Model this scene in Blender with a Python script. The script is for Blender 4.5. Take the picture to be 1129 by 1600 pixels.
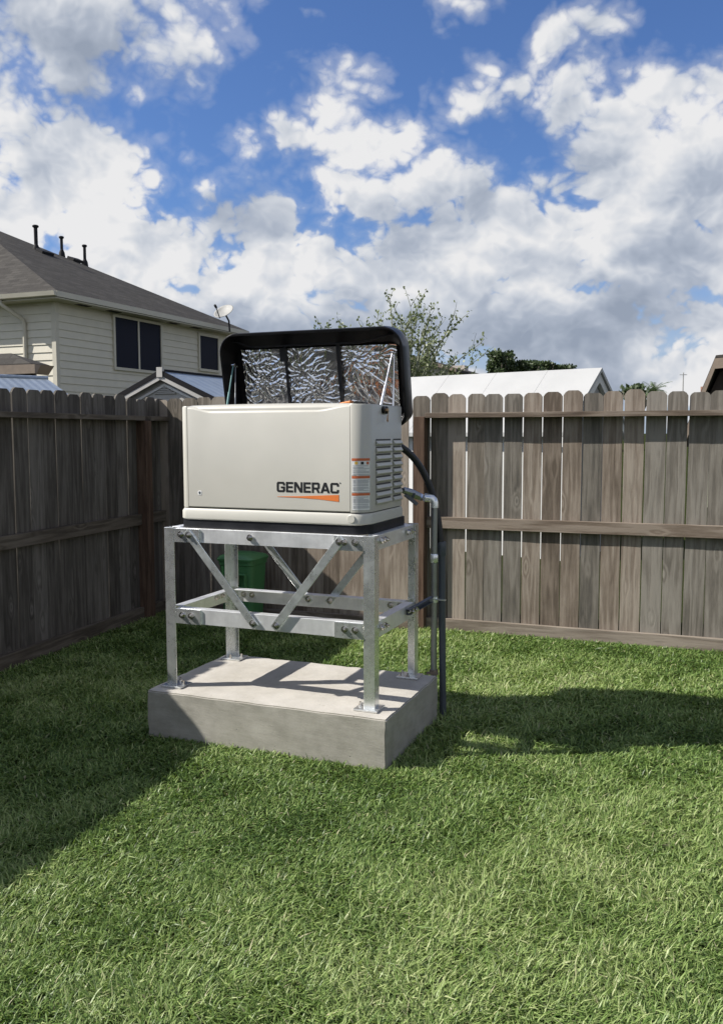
import bpy, bmesh, math, random
import numpy as np
from mathutils import Matrix, Vector

for o in list(bpy.data.objects):
    bpy.data.objects.remove(o)
SC = bpy.context.scene
COL = SC.collection
R = math.radians

# ------------------------------------------------------------------ camera
FPX, PITCH, ROLL, CAMH = 1386.7, 0.0892, 0.002, 1.5387
cd = bpy.data.cameras.new('camera')
cam = bpy.data.objects.new('camera', cd)
COL.objects.link(cam)
cd.sensor_fit = 'VERTICAL'
cd.sensor_height = 24.0
cd.lens = 24.0 * FPX / 1600.0
cd.clip_start = 0.05
cd.clip_end = 3000
cam.matrix_world = Matrix.Translation((0, 0, CAMH)) @ Matrix.Rotation(math.pi / 2 - PITCH, 4, 'X') @ Matrix.Rotation(-ROLL, 4, 'Z')
SC.camera = cam
SC.render.resolution_x, SC.render.resolution_y = 722, 1024


def ray(x, y):
    """direction through a pixel of the 1129x1600 photograph (for measuring real places)"""
    u = (x - 564.5) / FPX
    v = -(y - 800) / FPX
    u, v = u + ROLL * v, -ROLL * u + v
    c, s = math.cos(PITCH), math.sin(PITCH)
    return Vector((u, c + v * s, -s + v * c))


def at(x, y, Y):
    d = ray(x, y)
    return Vector((0, 0, CAMH)) + d * (Y / d.y)


# ------------------------------------------------------------------ sun and sky
TO_SUN = Vector((-1.161, -0.0725, 1.0)).normalized()
SUN_EL = math.asin(TO_SUN.z)
SUN_AZ = math.atan2(TO_SUN.x, TO_SUN.y)
sl = bpy.data.lights.new('sun', 'SUN')
sl.energy = 5.0
sl.angle = R(0.53)
sl.color = (1.0, 0.95, 0.87)
sun = bpy.data.objects.new('sun', sl)
COL.objects.link(sun)
sun.rotation_euler = TO_SUN.to_track_quat('Z', 'Y').to_euler()

SC.view_settings.view_transform = 'Standard'
SC.view_settings.look = 'None'
SC.view_settings.exposure = 0.65
SC.view_settings.gamma = 1.0
SC.view_settings.use_curve_mapping = False


class NT:
    """small helper around a node tree"""
    def __init__(s, tree):
        s.t = tree
        s.n = tree.nodes
        s.l = tree.links

    def new(s, kind, **kw):
        n = s.n.new(kind)
        for k, v in kw.items():
            setattr(n, k, v)
        return n

    def put(s, sock, v):
        if v is None:
            return
        if isinstance(v, bpy.types.NodeSocket):
            s.l.new(v, sock)
        else:
            sock.default_value = v

    def math(s, op, a, b=None, c=None, clamp=False):
        n = s.new('ShaderNodeMath', operation=op, use_clamp=clamp)
        s.put(n.inputs[0], a)
        s.put(n.inputs[1], b)
        s.put(n.inputs[2], c)
        return n.outputs[0]

    def vmath(s, op, a, b=None, scale=None):
        n = s.new('ShaderNodeVectorMath', operation=op)
        s.put(n.inputs[0], a)
        s.put(n.inputs[1], b)
        if scale is not None:
            s.put(n.inputs['Scale'], scale)
        return n.outputs['Value'] if op in ('LENGTH', 'DISTANCE', 'DOT_PRODUCT') else n.outputs[0]

    def noise(s, vec, scale, detail=4, rough=0.5, dist=0.0):
        n = s.new('ShaderNodeTexNoise')
        s.put(n.inputs['Vector'], vec)
        s.put(n.inputs['Scale'], scale)
        s.put(n.inputs['Detail'], detail)
        s.put(n.inputs['Roughness'], rough)
        s.put(n.inputs['Distortion'], dist)
        return n.outputs['Fac']

    def voro(s, vec, scale, feature='F1'):
        n = s.new('ShaderNodeTexVoronoi', feature=feature)
        s.put(n.inputs['Vector'], vec)
        s.put(n.inputs['Scale'], scale)
        return n.outputs['Distance'], n.outputs.get('Color')

    def ramp(s, fac, stops, interp='LINEAR'):
        n = s.new('ShaderNodeValToRGB')
        cr = n.color_ramp
        cr.interpolation = interp
        while len(cr.elements) < len(stops):
            cr.elements.new(0.5)
        for e, (p, c) in zip(cr.elements, stops):
            e.position = p
            e.color = (c[0], c[1], c[2], 1) if not isinstance(c, (int, float)) else (c, c, c, 1)
        s.put(n.inputs[0], fac)
        return n.outputs[0]

    def mix(s, fac, a, b, blend='MIX'):
        n = s.new('ShaderNodeMix', data_type='RGBA', blend_type=blend)
        s.put(n.inputs[0], fac)
        s.put(n.inputs[6], a if isinstance(a, bpy.types.NodeSocket) else (*a[:3], 1))
        s.put(n.inputs[7], b if isinstance(b, bpy.types.NodeSocket) else (*b[:3], 1))
        return n.outputs[2]

    def maprange(s, v, a, b, c=0.0, d=1.0, smooth=False):
        n = s.new('ShaderNodeMapRange', interpolation_type='SMOOTHSTEP' if smooth else 'LINEAR')
        s.put(n.inputs[0], v)
        for i, x in enumerate((a, b, c, d)):
            s.put(n.inputs[1 + i], x)
        return n.outputs[0]

    def mapping(s, vec, loc=(0, 0, 0), rot=(0, 0, 0), sc=(1, 1, 1), kind='POINT'):
        n = s.new('ShaderNodeMapping', vector_type=kind)
        s.put(n.inputs[0], vec)
        n.inputs[1].default_value = loc
        n.inputs[2].default_value = rot
        n.inputs[3].default_value = sc
        return n.outputs[0]


def azel(px, py):
    d = ray(px, py).normalized()
    return math.atan2(d.x, d.y), math.asin(d.z)


# cumulus banks, given by where they stand in the sky: x, y, half width, half height, weight
CLOUDS = [
    (90, 30, 300, 125, 1.15), (270, 0, 170, 90, 0.9), (-100, 90, 260, 130, 1.0),
    (95, 270, 170, 135, 1.2), (0, 325, 170, 100, 1.1), (165, 225, 90, 75, 0.8), (-170, 260, 240, 180, 1.0),
    (260, 385, 170, 75, 1.0), (170, 385, 120, 85, 0.9), (338, 355, 55, 60, 0.75),
    (415, 375, 85, 95, 1.15), (390, 455, 130, 85, 1.0), (480, 420, 110, 110, 0.9),
    (520, 160, 115, 85, 0.95), (465, 205, 120, 55, 0.85), (575, 235, 150, 85, 1.0), (540, 280, 120, 70, 0.9), (645, 195, 50, 50, 0.8),
    (660, 290, 190, 80, 1.0), (760, 330, 170, 75, 0.9), (690, 410, 180, 95, 1.2), (590, 450, 130, 75, 1.0), (830, 390, 180, 100, 1.1),
    (735, 155, 95, 50, 0.9), (800, 125, 95, 46, 0.95), (865, 85, 95, 48, 0.95), (935, 55, 95, 46, 0.9), (915, 120, 90, 80, 0.95), (885, 175, 85, 60, 0.85), (705, 185, 60, 36, 0.85),
    (990, 250, 170, 110, 1.15), (1070, 135, 130, 85, 1.05), (1120, 280, 210, 160, 1.2), (890, 285, 100, 65, 0.85), (970, 340, 190, 85, 1.05),
    (1050, 410, 260, 80, 1.1), (1330, 240, 300, 240, 1.0), (880, 500, 420, 105, 0.98), (600, 520, 300, 75, 0.85),
    (1000, 585, 520, 85, 0.8), (330, 480, 240, 60, 0.72), (712, 18, 62, 26, 0.75), (756, 97, 48, 22, 0.75), (480, 33, 40, 18, 0.62), (240, 300, 110, 70, 0.42)]
# broad grey undersides of the thick banks
SHADES = [(70, 85, 320, 120, 1.1), (330, 85, 90, 50, 0.5), (960, 400, 360, 70, 0.6), (1110, 300, 190, 60, 0.55), (770, 350, 170, 50, 0.45),
          (880, 520, 560, 130, 0.66), (560, 530, 360, 90, 0.9), (1000, 600, 560, 110, 0.95), (700, 455, 320, 75, 0.45), (470, 470, 150, 55, 0.5), (320, 435, 180, 45, 0.4), (1050, 190, 150, 40, 0.4)]


def blob_max(k, P, blobs):
    acc = None
    for (x, y, rx, ry, wgt) in blobs:
        a, e = azel(x, y)
        sx, sy = FPX / rx / 1.12, FPX / ry / 1.12
        m = k.new('ShaderNodeVectorMath', operation='MULTIPLY_ADD')
        k.put(m.inputs[0], P)
        m.inputs[1].default_value = (sx, sy, 0)
        m.inputs[2].default_value = (-a * sx, -e * sy, 0)
        g = k.new('ShaderNodeTexGradient', gradient_type='SPHERICAL')
        k.put(g.inputs[0], m.outputs[0])
        v = k.math('MULTIPLY', g.outputs['Fac'], wgt)
        acc = v if acc is None else k.math('MAXIMUM', acc, v)
    return acc


def build_world():
    W = bpy.data.worlds.new('World')
    SC.world = W
    W.use_nodes = True
    W.node_tree.nodes.clear()
    k = NT(W.node_tree)
    dirv = k.new('ShaderNodeTexCoord').outputs['Generated']
    sep = k.new('ShaderNodeSeparateXYZ')
    k.put(sep.inputs[0], dirv)
    comb = k.new('ShaderNodeCombineXYZ')
    k.put(comb.inputs[0], k.math('ARCTAN2', sep.outputs[0], sep.outputs[1]))
    k.put(comb.inputs[1], k.math('ARCSINE', sep.outputs[2]))
    # a warp of the directions makes the edges billow
    wn = k.new('ShaderNodeTexNoise')
    k.put(wn.inputs['Vector'], dirv)
    wn.inputs['Scale'].default_value = 11
    wn.inputs['Detail'].default_value = 3
    wn.inputs['Roughness'].default_value = 0.6
    wv = k.vmath('SUBTRACT', wn.outputs['Color'], (0.5, 0.5, 0.5))
    P = k.vmath('ADD', comb.outputs[0], k.vmath('SCALE', wv, scale=0.075))
    B = blob_max(k, P, CLOUDS)
    # beyond the view the same kind of broken cumulus cover goes on
    far = k.vmath('LENGTH', k.vmath('SUBTRACT', comb.outputs[0], (0.0, 0.25, 0.0)))
    w = k.maprange(far, 0.62, 0.85, 0, 1, True)
    cov = k.maprange(k.noise(dirv, 3.2, 2, 0.5), 0.34, 0.56, 0.0, 1.1)
    mx = k.new('ShaderNodeMix', data_type='FLOAT')
    k.put(mx.inputs[0], w)
    k.put(mx.inputs[2], B)
    k.put(mx.inputs[3], cov)
    B = mx.outputs[0]
    st = k.vmath('MULTIPLY_ADD', dirv, (1, 1, 1.25))
    k.put(st.node.inputs[2], k.vmath('SCALE', wv, scale=0.035))
    off = (TO_SUN + Vector((0.2, 0.0, 0.75))).normalized() * 0.016

    def billow(v, octs):
        # folded noise: round heads with sharp clefts between them
        acc = None
        for sc, wt in octs:
            b_ = k.math('ABSOLUTE', k.math('SUBTRACT', k.noise(v, sc, 0, 0.5), 0.5))
            acc = k.math('MULTIPLY', b_, wt) if acc is None else k.math('MULTIPLY_ADD', b_, wt, acc)
        return acc
    O3 = ((9.0, 1.7), (20.0, 1.2), (43.0, 0.75), (90.0, 0.42))
    b0 = billow(st, O3)
    b1 = billow(k.vmath('ADD', st, tuple(off)), O3)
    fine = k.noise(st, 22.0, 6, 0.66)
    low = k.noise(st, 6.0, 2, 0.5)
    d = k.math('MULTIPLY_ADD', k.math('SUBTRACT', b0, 0.46), CL_AMP, B)
    d = k.math('MULTIPLY_ADD', k.math('SUBTRACT', low, 0.5), 0.55, d)
    d = k.math('MULTIPLY_ADD', k.math('SUBTRACT', fine, 0.5), 0.66, d)
    d = k.math('SUBTRACT', d, k.maprange(sep.outputs[2], 0.10, 0.50, CL_T - 0.16, CL_T + 0.09))
    edge = k.maprange(sep.outputs[2], 0.20, 0.52, CL_EDGE * 0.8, CL_EDGE * 2.6)
    alpha = k.maprange(d, 0.0, edge, 0, 1, True)
    alpha = k.math('MAXIMUM', alpha, k.maprange(d, -0.20, 0.22, 0.0, 0.26, True))
    lit = k.math('MULTIPLY_ADD', k.math('SUBTRACT', b0, b1), 0.62, 0.84)
    lit = k.math('MULTIPLY_ADD', k.math('SUBTRACT', fine, 0.5), 0.40, lit)
    lit = k.math('SUBTRACT', lit, k.maprange(d, 0.20, 0.80, 0.0, 0.14))
    lows = k.noise(k.vmath('ADD', st, tuple(off * 4.0)), 6.0, 2, 0.5)
    lit = k.math('MULTIPLY_ADD', k.math('SUBTRACT', low, lows), 2.3, lit)
    sh = blob_max(k, P, SHADES)
    lit = k.math('SUBTRACT', lit, k.math('MULTIPLY', sh, 0.56), clamp=True)
    cc = k.ramp(lit, [(0.0, (0.36, 0.42, 0.53)), (0.35, (0.50, 0.56, 0.67)), (0.65, (0.74, 0.78, 0.85)), (0.92, (0.98, 0.98, 0.99))])
    cc = k.mix(1.0, cc, (CL_B, CL_B, CL_B), 'MULTIPLY')
    sky = k.new('ShaderNodeTexSky', sky_type='NISHITA')
    sky.sun_disc = False
    sky.sun_elevation = SUN_EL
    sky.sun_rotation = SUN_AZ
    sky.air_density = 1.0
    sky.dust_density = 0.8
    sky.ozone_density = 1.5
    skyc = k.mix(1.0, sky.outputs[0], SKY_TINT, 'MULTIPLY')
    # pale moist air along the horizon, all the way round
    veil = k.maprange(sep.outputs[2], -0.02, 0.24, 0.80, 0.0, True)
    skyc = k.mix(veil, skyc, tuple(c * CL_B for c in (0.55, 0.64, 0.79)))
    bg = k.new('ShaderNodeBackground')
    bg.inputs[1].default_value = SKY_STRENGTH
    k.put(bg.inputs[0], k.mix(alpha, skyc, cc))
    out = k.new('ShaderNodeOutputWorld')
    k.l.new(bg.outputs[0], out.inputs[0])


SKY_STRENGTH = 0.06
SKY_TINT = (0.70, 0.94, 1.38)
CL_AMP, CL_T, CL_EDGE, CL_B = 0.80, 0.37, 0.27, 9.0
build_world()
SC.world.cycles.sampling_method = 'MANUAL'
SC.world.cycles.sample_map_resolution = 512

# ------------------------------------------------------------------ materials
MATS = {}


def material(name):
    m = bpy.data.materials.new(name)
    m.use_nodes = True
    k = NT(m.node_tree)
    b = m.node_tree.nodes['Principled BSDF']
    MATS[name] = m
    return m, k, b


def bump(k, b, h, strength=0.3, dist=0.01):
    n = k.new('ShaderNodeBump')
    n.inputs['Strength'].default_value = strength
    n.inputs['Distance'].default_value = dist
    k.put(n.inputs['Height'], h)
    k.put(b.inputs['Normal'], n.outputs[0])


def simple(name, col, rough=0.5, metal=0.0, var=0.12, scale=8.0, bs=0.0, spec=0.5):
    m, k, b = material(name)
    tc = k.new('ShaderNodeTexCoord').outputs['Object']
    n = k.noise(tc, scale, 5, 0.6)
    lo = tuple(c * (1 - var) for c in col)
    hi = tuple(min(1, c * (1 + var)) for c in col)
    k.put(b.inputs['Base Color'], k.ramp(n, [(0.3, lo), (0.7, hi)]))
    k.put(b.inputs['Roughness'], k.maprange(n, 0.3, 0.7, max(0.02, rough - 0.08), min(1, rough + 0.08)))
    b.inputs['Metallic'].default_value = metal
    b.inputs['Specular IOR Level'].default_value = spec
    if bs:
        bump(k, b, k.noise(tc, scale * 6, 4, 0.6), bs, 0.004)
    return m


def wood(name, dark, mid, light, axis='Z', rand=0.35, knots=True, grain=1.0, stain=None):
    """weathered sawn boards: grain along one axis, knots, per-board tone"""
    m, k, b = material(name)
    tc = k.new('ShaderNodeTexCoord').outputs['Object']
    oi = k.new('ShaderNodeObjectInfo')
    rnd = oi.outputs['Random']
    sh = k.new('ShaderNodeCombineXYZ')
    k.put(sh.inputs[0], k.math('MULTIPLY', rnd, 37.0))
    k.put(sh.inputs[1], k.math('MULTIPLY', rnd, 91.0))
    k.put(sh.inputs[2], k.math('MULTIPLY', rnd, 53.0))
    v = k.vmath('ADD', tc, sh.outputs[0])
    sc = {'Z': (1, 1, 0.07), 'X': (0.07, 1, 1)}[axis]
    ks = {'Z': (1, 0.0, 0.42), 'X': (0.42, 0.0, 1)}[axis]
    st = k.vmath('MULTIPLY', v, sc)
    kd, _ = k.voro(k.vmath('MULTIPLY', v, ks), 6.0)
    swirl = k.maprange(kd, 0.0, 0.28, 1.0, 0.0, True)
    # growth-ring figure bends round the knots
    rings = k.noise(k.vmath('ADD', st, k.vmath('SCALE', sh.outputs[0], scale=0.0)), 14.0, 2, 0.5)
    ph = k.math('MULTIPLY_ADD', rings, 26.0, k.math('MULTIPLY', swirl, 9.0 if knots else 0.0))
    fig = k.math('MULTIPLY_ADD', k.math('SINE', ph), 0.5, 0.5)
    fine = k.noise(st, 190.0, 4, 0.7)
    med = k.noise(st, 42.0, 4, 0.6)
    big = k.noise(v, 2.6, 3, 0.5)
    f = k.math('MULTIPLY_ADD', fig, 0.16 * grain, k.math('MULTIPLY', fine, 0.34))
    f = k.math('MULTIPLY_ADD', med, 0.36, f)
    f = k.math('MULTIPLY_ADD', big, 0.34, f)
    f = k.math('MULTIPLY_ADD', k.math('SUBTRACT', rnd, 0.5), rand, f)
    c = k.ramp(f, [(0.38, dark), (0.58, mid), (0.79, light)])
    if knots:
        kn = k.maprange(kd, 0.035, 0.075, 1.0, 0.0, True)
        kr = k.maprange(kd, 0.075, 0.12, 1.0, 0.0, True)
        gate = k.math('GREATER_THAN', k.noise(v, 1.7, 1, 0.5), 0.46)
        c = k.mix(k.math('MULTIPLY', k.math('MULTIPLY', kr, gate), 0.5), c, tuple(min(1, x * 1.35) for x in light))
        c = k.mix(k.math('MULTIPLY', k.math('MULTIPLY', kn, gate), 0.6), c, tuple(x * 0.7 for x in dark))
    if stain:
        z = k.new('ShaderNodeSeparateXYZ')
        k.put(z.inputs[0], tc)
        s = k.maprange(k.math('MULTIPLY_ADD', k.noise(v, 3.0, 3, 0.6), 0.5, z.outputs[2]), 0.25, 0.7, 1.0, 0.0, True)
        c = k.mix(k.math('MULTIPLY', s, 0.5), c, stain)
    k.put(b.inputs['Base Color'], c)
    b.inputs['Roughness'].default_value = 0.85
    b.inputs['Specular IOR Level'].default_value = 0.2
    bump(k, b, k.math('ADD', fine, k.math('MULTIPLY', fig, 0.5)), 0.45, 0.003)
    return m


wood('picket_wood', (0.083, 0.073, 0.060), (0.152, 0.133, 0.110), (0.238, 0.215, 0.184), rand=0.30)
wood('picket_wood_shade', (0.054, 0.048, 0.041), (0.100, 0.090, 0.078), (0.160, 0.147, 0.130), rand=0.26)  # left fence boards: their shade is put into these darker colours
wood('picket_wood_grey', (0.072, 0.067, 0.058), (0.137, 0.124, 0.106), (0.215, 0.199, 0.174), rand=0.28)
wood('picket_wood_warm', (0.094, 0.075, 0.058), (0.178, 0.146, 0.117), (0.280, 0.243, 0.203), rand=0.34)
wood('rail_wood', (0.070, 0.052, 0.039), (0.137, 0.107, 0.083), (0.215, 0.178, 0.145), axis='X', grain=1.6, rand=0.15)
wood('kick_wood', (0.098, 0.079, 0.061), (0.178, 0.149, 0.121), (0.262, 0.226, 0.188), axis='X', grain=1.2, rand=0.15)
wood('post_wood', (0.043, 0.027, 0.019), (0.084, 0.053, 0.037), (0.138, 0.093, 0.067), rand=0.1)


def metal(name, col, rough, spangle=0.3, streak=0.0, met=1.0):
    m, k, b = material(name)
    tc = k.new('ShaderNodeTexCoord').outputs['Object']
    d, vc = k.voro(tc, 70.0)
    n = k.noise(tc, 9.0, 6, 0.65)
    s2 = k.noise(k.vmath('MULTIPLY', tc, (1, 1, 0.08)), 60.0, 4, 0.6)
    sepc = k.new('ShaderNodeSeparateColor')
    k.put(sepc.inputs[0], vc)
    f = k.math('MULTIPLY_ADD', sepc.outputs[0], spangle * 0.5, k.math('MULTIPLY', n, 0.8))
    f = k.math('MULTIPLY_ADD', s2, streak, f)
    c = k.ramp(f, [(0.2, tuple(x * 0.72 for x in col)), (0.8, tuple(min(1, x * 1.12) for x in col))])
    k.put(b.inputs['Base Color'], c)
    k.put(b.inputs['Roughness'], k.maprange(f, 0.2, 0.9, rough - 0.09, rough + 0.13))
    b.inputs['Metallic'].default_value = met
    bump(k, b, k.math('MULTIPLY_ADD', n, 0.6, sepc.outputs[0]), 0.03, 0.0015)
    return m


metal('aluminium', (0.88, 0.89, 0.91), 0.33, 0.06, 0.25, 0.65)
metal('galvanized', (0.78, 0.80, 0.80), 0.26, 0.16, 0.22, 0.85)
metal('brace_steel', (0.74, 0.78, 0.775), 0.28, 0.30, 0.2, 0.82)
metal('bolt_steel', (0.70, 0.67, 0.63), 0.25, 0.1)
metal('pipe_steel', (0.36, 0.37, 0.38), 0.42, 0.15)
metal('bright_steel', (0.80, 0.80, 0.81), 0.18, 0.1)
metal('brass', (0.62, 0.42, 0.25), 0.3, 0.1)
simple('cream_enamel', (0.438, 0.427, 0.384), 0.34, var=0.035, scale=2.2, bs=0.015)
simple('cream_plastic', (0.470, 0.461, 0.415), 0.42, var=0.03, scale=3)
simple('black_plastic', (0.006, 0.006, 0.007), 0.36, var=0.2, scale=6, bs=0.03, spec=0.22)
simple('black_gasket', (0.008, 0.009, 0.012), 0.5, var=0.3, scale=9, bs=0.1, spec=0.25)
simple('black_rubber', (0.012, 0.012, 0.014), 0.45, var=0.2, scale=9)
simple('slot_dark', (0.05, 0.05, 0.048), 0.6)
simple('conduit_grey', (0.055, 0.065, 0.08), 0.38, var=0.15, scale=12)
simple('logo_black', (0.012, 0.012, 0.013), 0.4)
simple('logo_orange', (0.62, 0.17, 0.04), 0.4, var=0.05)
simple('label_white', (0.70, 0.70, 0.69), 0.4, var=0.03)
simple('label_grey', (0.30, 0.31, 0.33), 0.5)
simple('label_orange', (0.50, 0.12, 0.04), 0.45, var=0.05)
simple('label_yellow', (0.60, 0.38, 0.06), 0.45)
simple('orange_plastic', (0.70, 0.22, 0.04), 0.5)
simple('strut_teal', (0.10, 0.22, 0.22), 0.3, var=0.1)
simple('bin_green', (0.050, 0.165, 0.060), 0.45, var=0.12, scale=7, bs=0.06)
simple('siding_paint', (0.560, 0.530, 0.445), 0.6, var=0.06, scale=2.5, bs=0.05)
simple('trim_paint', (0.496, 0.468, 0.392), 0.55, var=0.05, scale=3)
simple('window_screen', (0.008, 0.010, 0.022), 0.5, var=0.25, scale=20, spec=0.08)
simple('white_paint', (0.576, 0.576, 0.568), 0.5, var=0.05, scale=2)
simple('white_metal_roof', (0.365, 0.368, 0.366), 0.45, var=0.06, scale=1.2)
simple('grey_siding', (0.33, 0.33, 0.33), 0.7, var=0.1, scale=2)
simple('shed_wall', (0.357, 0.348, 0.332), 0.7, var=0.10, scale=4)
simple('black_trim', (0.010, 0.010, 0.012), 0.7, spec=0.1)
simple('brown_trim', (0.16, 0.125, 0.095), 0.6, var=0.15)
simple('brown_dark', (0.055, 0.04, 0.033), 0.7, var=0.2)
simple('vent_black', (0.022, 0.022, 0.024), 0.7, spec=0.15)
simple('dish_grey', (0.26, 0.26, 0.25), 0.6)
simple('pale_green_wall', (0.55, 0.57, 0.42), 0.7)
simple('soil', (0.06, 0.05, 0.035), 0.95, bs=0.4)
simple('brick_red', (0.30, 0.16, 0.11), 0.85, var=0.2)
simple('chimney_tan', (0.46, 0.41, 0.36), 0.85, var=0.15)


def ribbed(name, col, axis, pitch, rough=0.4, metal_=0.6):
    m, k, b = material(name)
    tc = k.new('ShaderNodeTexCoord').outputs['Object']
    sp = k.new('ShaderNodeSeparateXYZ')
    k.put(sp.inputs[0], tc)
    n = k.noise(tc, 2.5, 5, 0.6)
    k.put(b.inputs['Base Color'], k.ramp(n, [(0.3, tuple(c * 0.8 for c in col)), (0.7, col)]))
    b.inputs['Roughness'].default_value = rough
    b.inputs['Metallic'].default_value = metal_
    w = k.math('SINE', k.math('MULTIPLY', sp.outputs[axis], 2 * math.pi / pitch))
    bump(k, b, w, 0.22, 0.012)
    return m


ribbed('corrugated', (0.36, 0.41, 0.46), 0, 0.11)
ribbed('shed_roof_metal', (0.42, 0.47, 0.50), 1, 0.20, 0.35)


def shingles():
    m, k, b = material('shingles')
    tc = k.new('ShaderNodeTexCoord').outputs['UV']
    br = k.new('ShaderNodeTexBrick')
    k.put(br.inputs['Vector'], tc)
    br.inputs['Scale'].default_value = 1.0
    br.inputs['Brick Width'].default_value = 0.33
    br.inputs['Row Height'].default_value = 0.145
    br.inputs['Mortar Size'].default_value = 0.012
    br.inputs['Color1'].default_value = (0.042, 0.040, 0.037, 1)
    br.inputs['Color2'].default_value = (0.080, 0.076, 0.070, 1)
    br.inputs['Mortar'].default_value = (0.05, 0.046, 0.042, 1)
    n = k.noise(tc, 1.1, 6, 0.65)
    n2 = k.noise(tc, 30, 4, 0.7)
    c = k.mix(k.maprange(n, 0.35, 0.65, 0.0, 0.65), br.outputs[0], (0.036, 0.034, 0.033))
    c = k.mix(k.maprange(n2, 0.4, 0.7, 0.0, 0.3), c, (0.115, 0.108, 0.10))
    k.put(b.inputs['Base Color'], c)
    b.inputs['Roughness'].default_value = 0.95
    b.inputs['Specular IOR Level'].default_value = 0.1
    bump(k, b, k.math('ADD', br.outputs['Fac'], k.math('MULTIPLY', n2, -0.6)), 0.6, -0.02)
    return m


shingles()


def concrete():
    m, k, b = material('concrete')
    tc = k.new('ShaderNodeTexCoord').outputs['Object']
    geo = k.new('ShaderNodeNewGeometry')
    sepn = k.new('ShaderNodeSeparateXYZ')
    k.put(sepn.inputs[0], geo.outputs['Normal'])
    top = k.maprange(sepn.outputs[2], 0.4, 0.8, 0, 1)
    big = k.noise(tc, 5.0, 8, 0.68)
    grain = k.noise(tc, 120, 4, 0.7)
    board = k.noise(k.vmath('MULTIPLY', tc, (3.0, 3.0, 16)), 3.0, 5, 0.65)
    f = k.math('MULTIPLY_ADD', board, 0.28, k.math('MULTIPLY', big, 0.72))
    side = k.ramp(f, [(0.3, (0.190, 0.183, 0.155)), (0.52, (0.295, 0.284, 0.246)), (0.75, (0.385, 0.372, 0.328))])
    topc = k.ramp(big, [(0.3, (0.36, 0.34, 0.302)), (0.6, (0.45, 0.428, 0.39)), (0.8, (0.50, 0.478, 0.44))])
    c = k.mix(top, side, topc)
    pit, _ = k.voro(tc, 34)
    hole = k.math('MULTIPLY', k.maprange(pit, 0.06, 0.12, 1, 0, True), k.math('GREATER_THAN', k.noise(tc, 12, 2, 0.5), 0.56))
    c = k.mix(k.math('MULTIPLY', hole, 0.55), c, (0.10, 0.095, 0.085))
    sp2, _ = k.voro(tc, 8.0)
    stain = k.math('MULTIPLY', k.maprange(sp2, 0.03, 0.10, 1, 0, True), k.math('GREATER_THAN', k.noise(tc, 5, 2, 0.5), 0.53))
    c = k.mix(k.math('MULTIPLY', stain, 0.35), c, (0.16, 0.14, 0.10))
    c = k.mix(k.maprange(grain, 0.45, 0.75, 0, 0.3), c, (0.30, 0.285, 0.255))
    k.put(b.inputs['Base Color'], c)
    b.inputs['Roughness'].default_value = 0.9
    b.inputs['Specular IOR Level'].default_value = 0.25
    h = k.math('MULTIPLY_ADD', grain, 0.4, k.math('MULTIPLY_ADD', board, 0.35, k.math('MULTIPLY', hole, -1.0)))
    bump(k, b, h, 0.5, 0.005)


concrete()


def foil():
    m, k, b = material('foil')
    tc = k.new('ShaderNodeTexCoord').outputs['Object']
    n = k.noise(tc, 26, 4, 0.6, 1.2)
    b.inputs['Base Color'].default_value = (0.80, 0.80, 0.81, 1)
    b.inputs['Metallic'].default_value = 1.0
    b.inputs['Roughness'].default_value = 0.20
    bump(k, b, n, 0.10, 0.006)


foil()


def ground_mats():
    m, k, b = material('lawn_soil')
    tc = k.new('ShaderNodeTexCoord').outputs['Object']
    n = k.noise(tc, 40, 5, 0.7)
    n2 = k.noise(tc, 1.2, 4, 0.6)
    c = k.ramp(n, [(0.3, (0.018, 0.022, 0.009)), (0.7, (0.045, 0.058, 0.020))])
    c = k.mix(k.maprange(n2, 0.4, 0.7, 0, 0.5), c, (0.038, 0.042, 0.017))
    k.put(b.inputs['Base Color'], c)
    b.inputs['Roughness'].default_value = 1.0
    b.inputs['Specular IOR Level'].default_value = 0.0
    bump(k, b, n, 0.8, 0.03)

    m = bpy.data.materials.new('grass_blade')
    m.use_nodes = True
    MATS['grass_blade'] = m
    k = NT(m.node_tree)
    k.n.clear()
    a = k.new('ShaderNodeAttribute', attribute_name='tone')
    c = k.ramp(a.outputs['Fac'], [(0.0, (0.046, 0.092, 0.020)), (0.35, (0.130, 0.212, 0.050)), (0.7, (0.268, 0.348, 0.120)), (0.93, (0.375, 0.435, 0.195)), (1.0, (0.40, 0.38, 0.23))])
    p = k.new('ShaderNodeBsdfPrincipled')
    k.put(p.inputs['Base Color'], c)
    p.inputs['Roughness'].default_value = 0.42
    p.inputs['Specular IOR Level'].default_value = 0.3
    t = k.new('ShaderNodeBsdfTranslucent')
    k.put(t.inputs[0], k.mix(1.0, c, (1.0, 1.1, 0.5), 'MULTIPLY'))
    ms = k.new('ShaderNodeMixShader')
    ms.inputs[0].default_value = 0.28
    k.l.new(p.outputs[0], ms.inputs[1])
    k.l.new(t.outputs[0], ms.inputs[2])
    o = k.new('ShaderNodeOutputMaterial')
    k.l.new(ms.outputs[0], o.inputs[0])


ground_mats()


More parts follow.
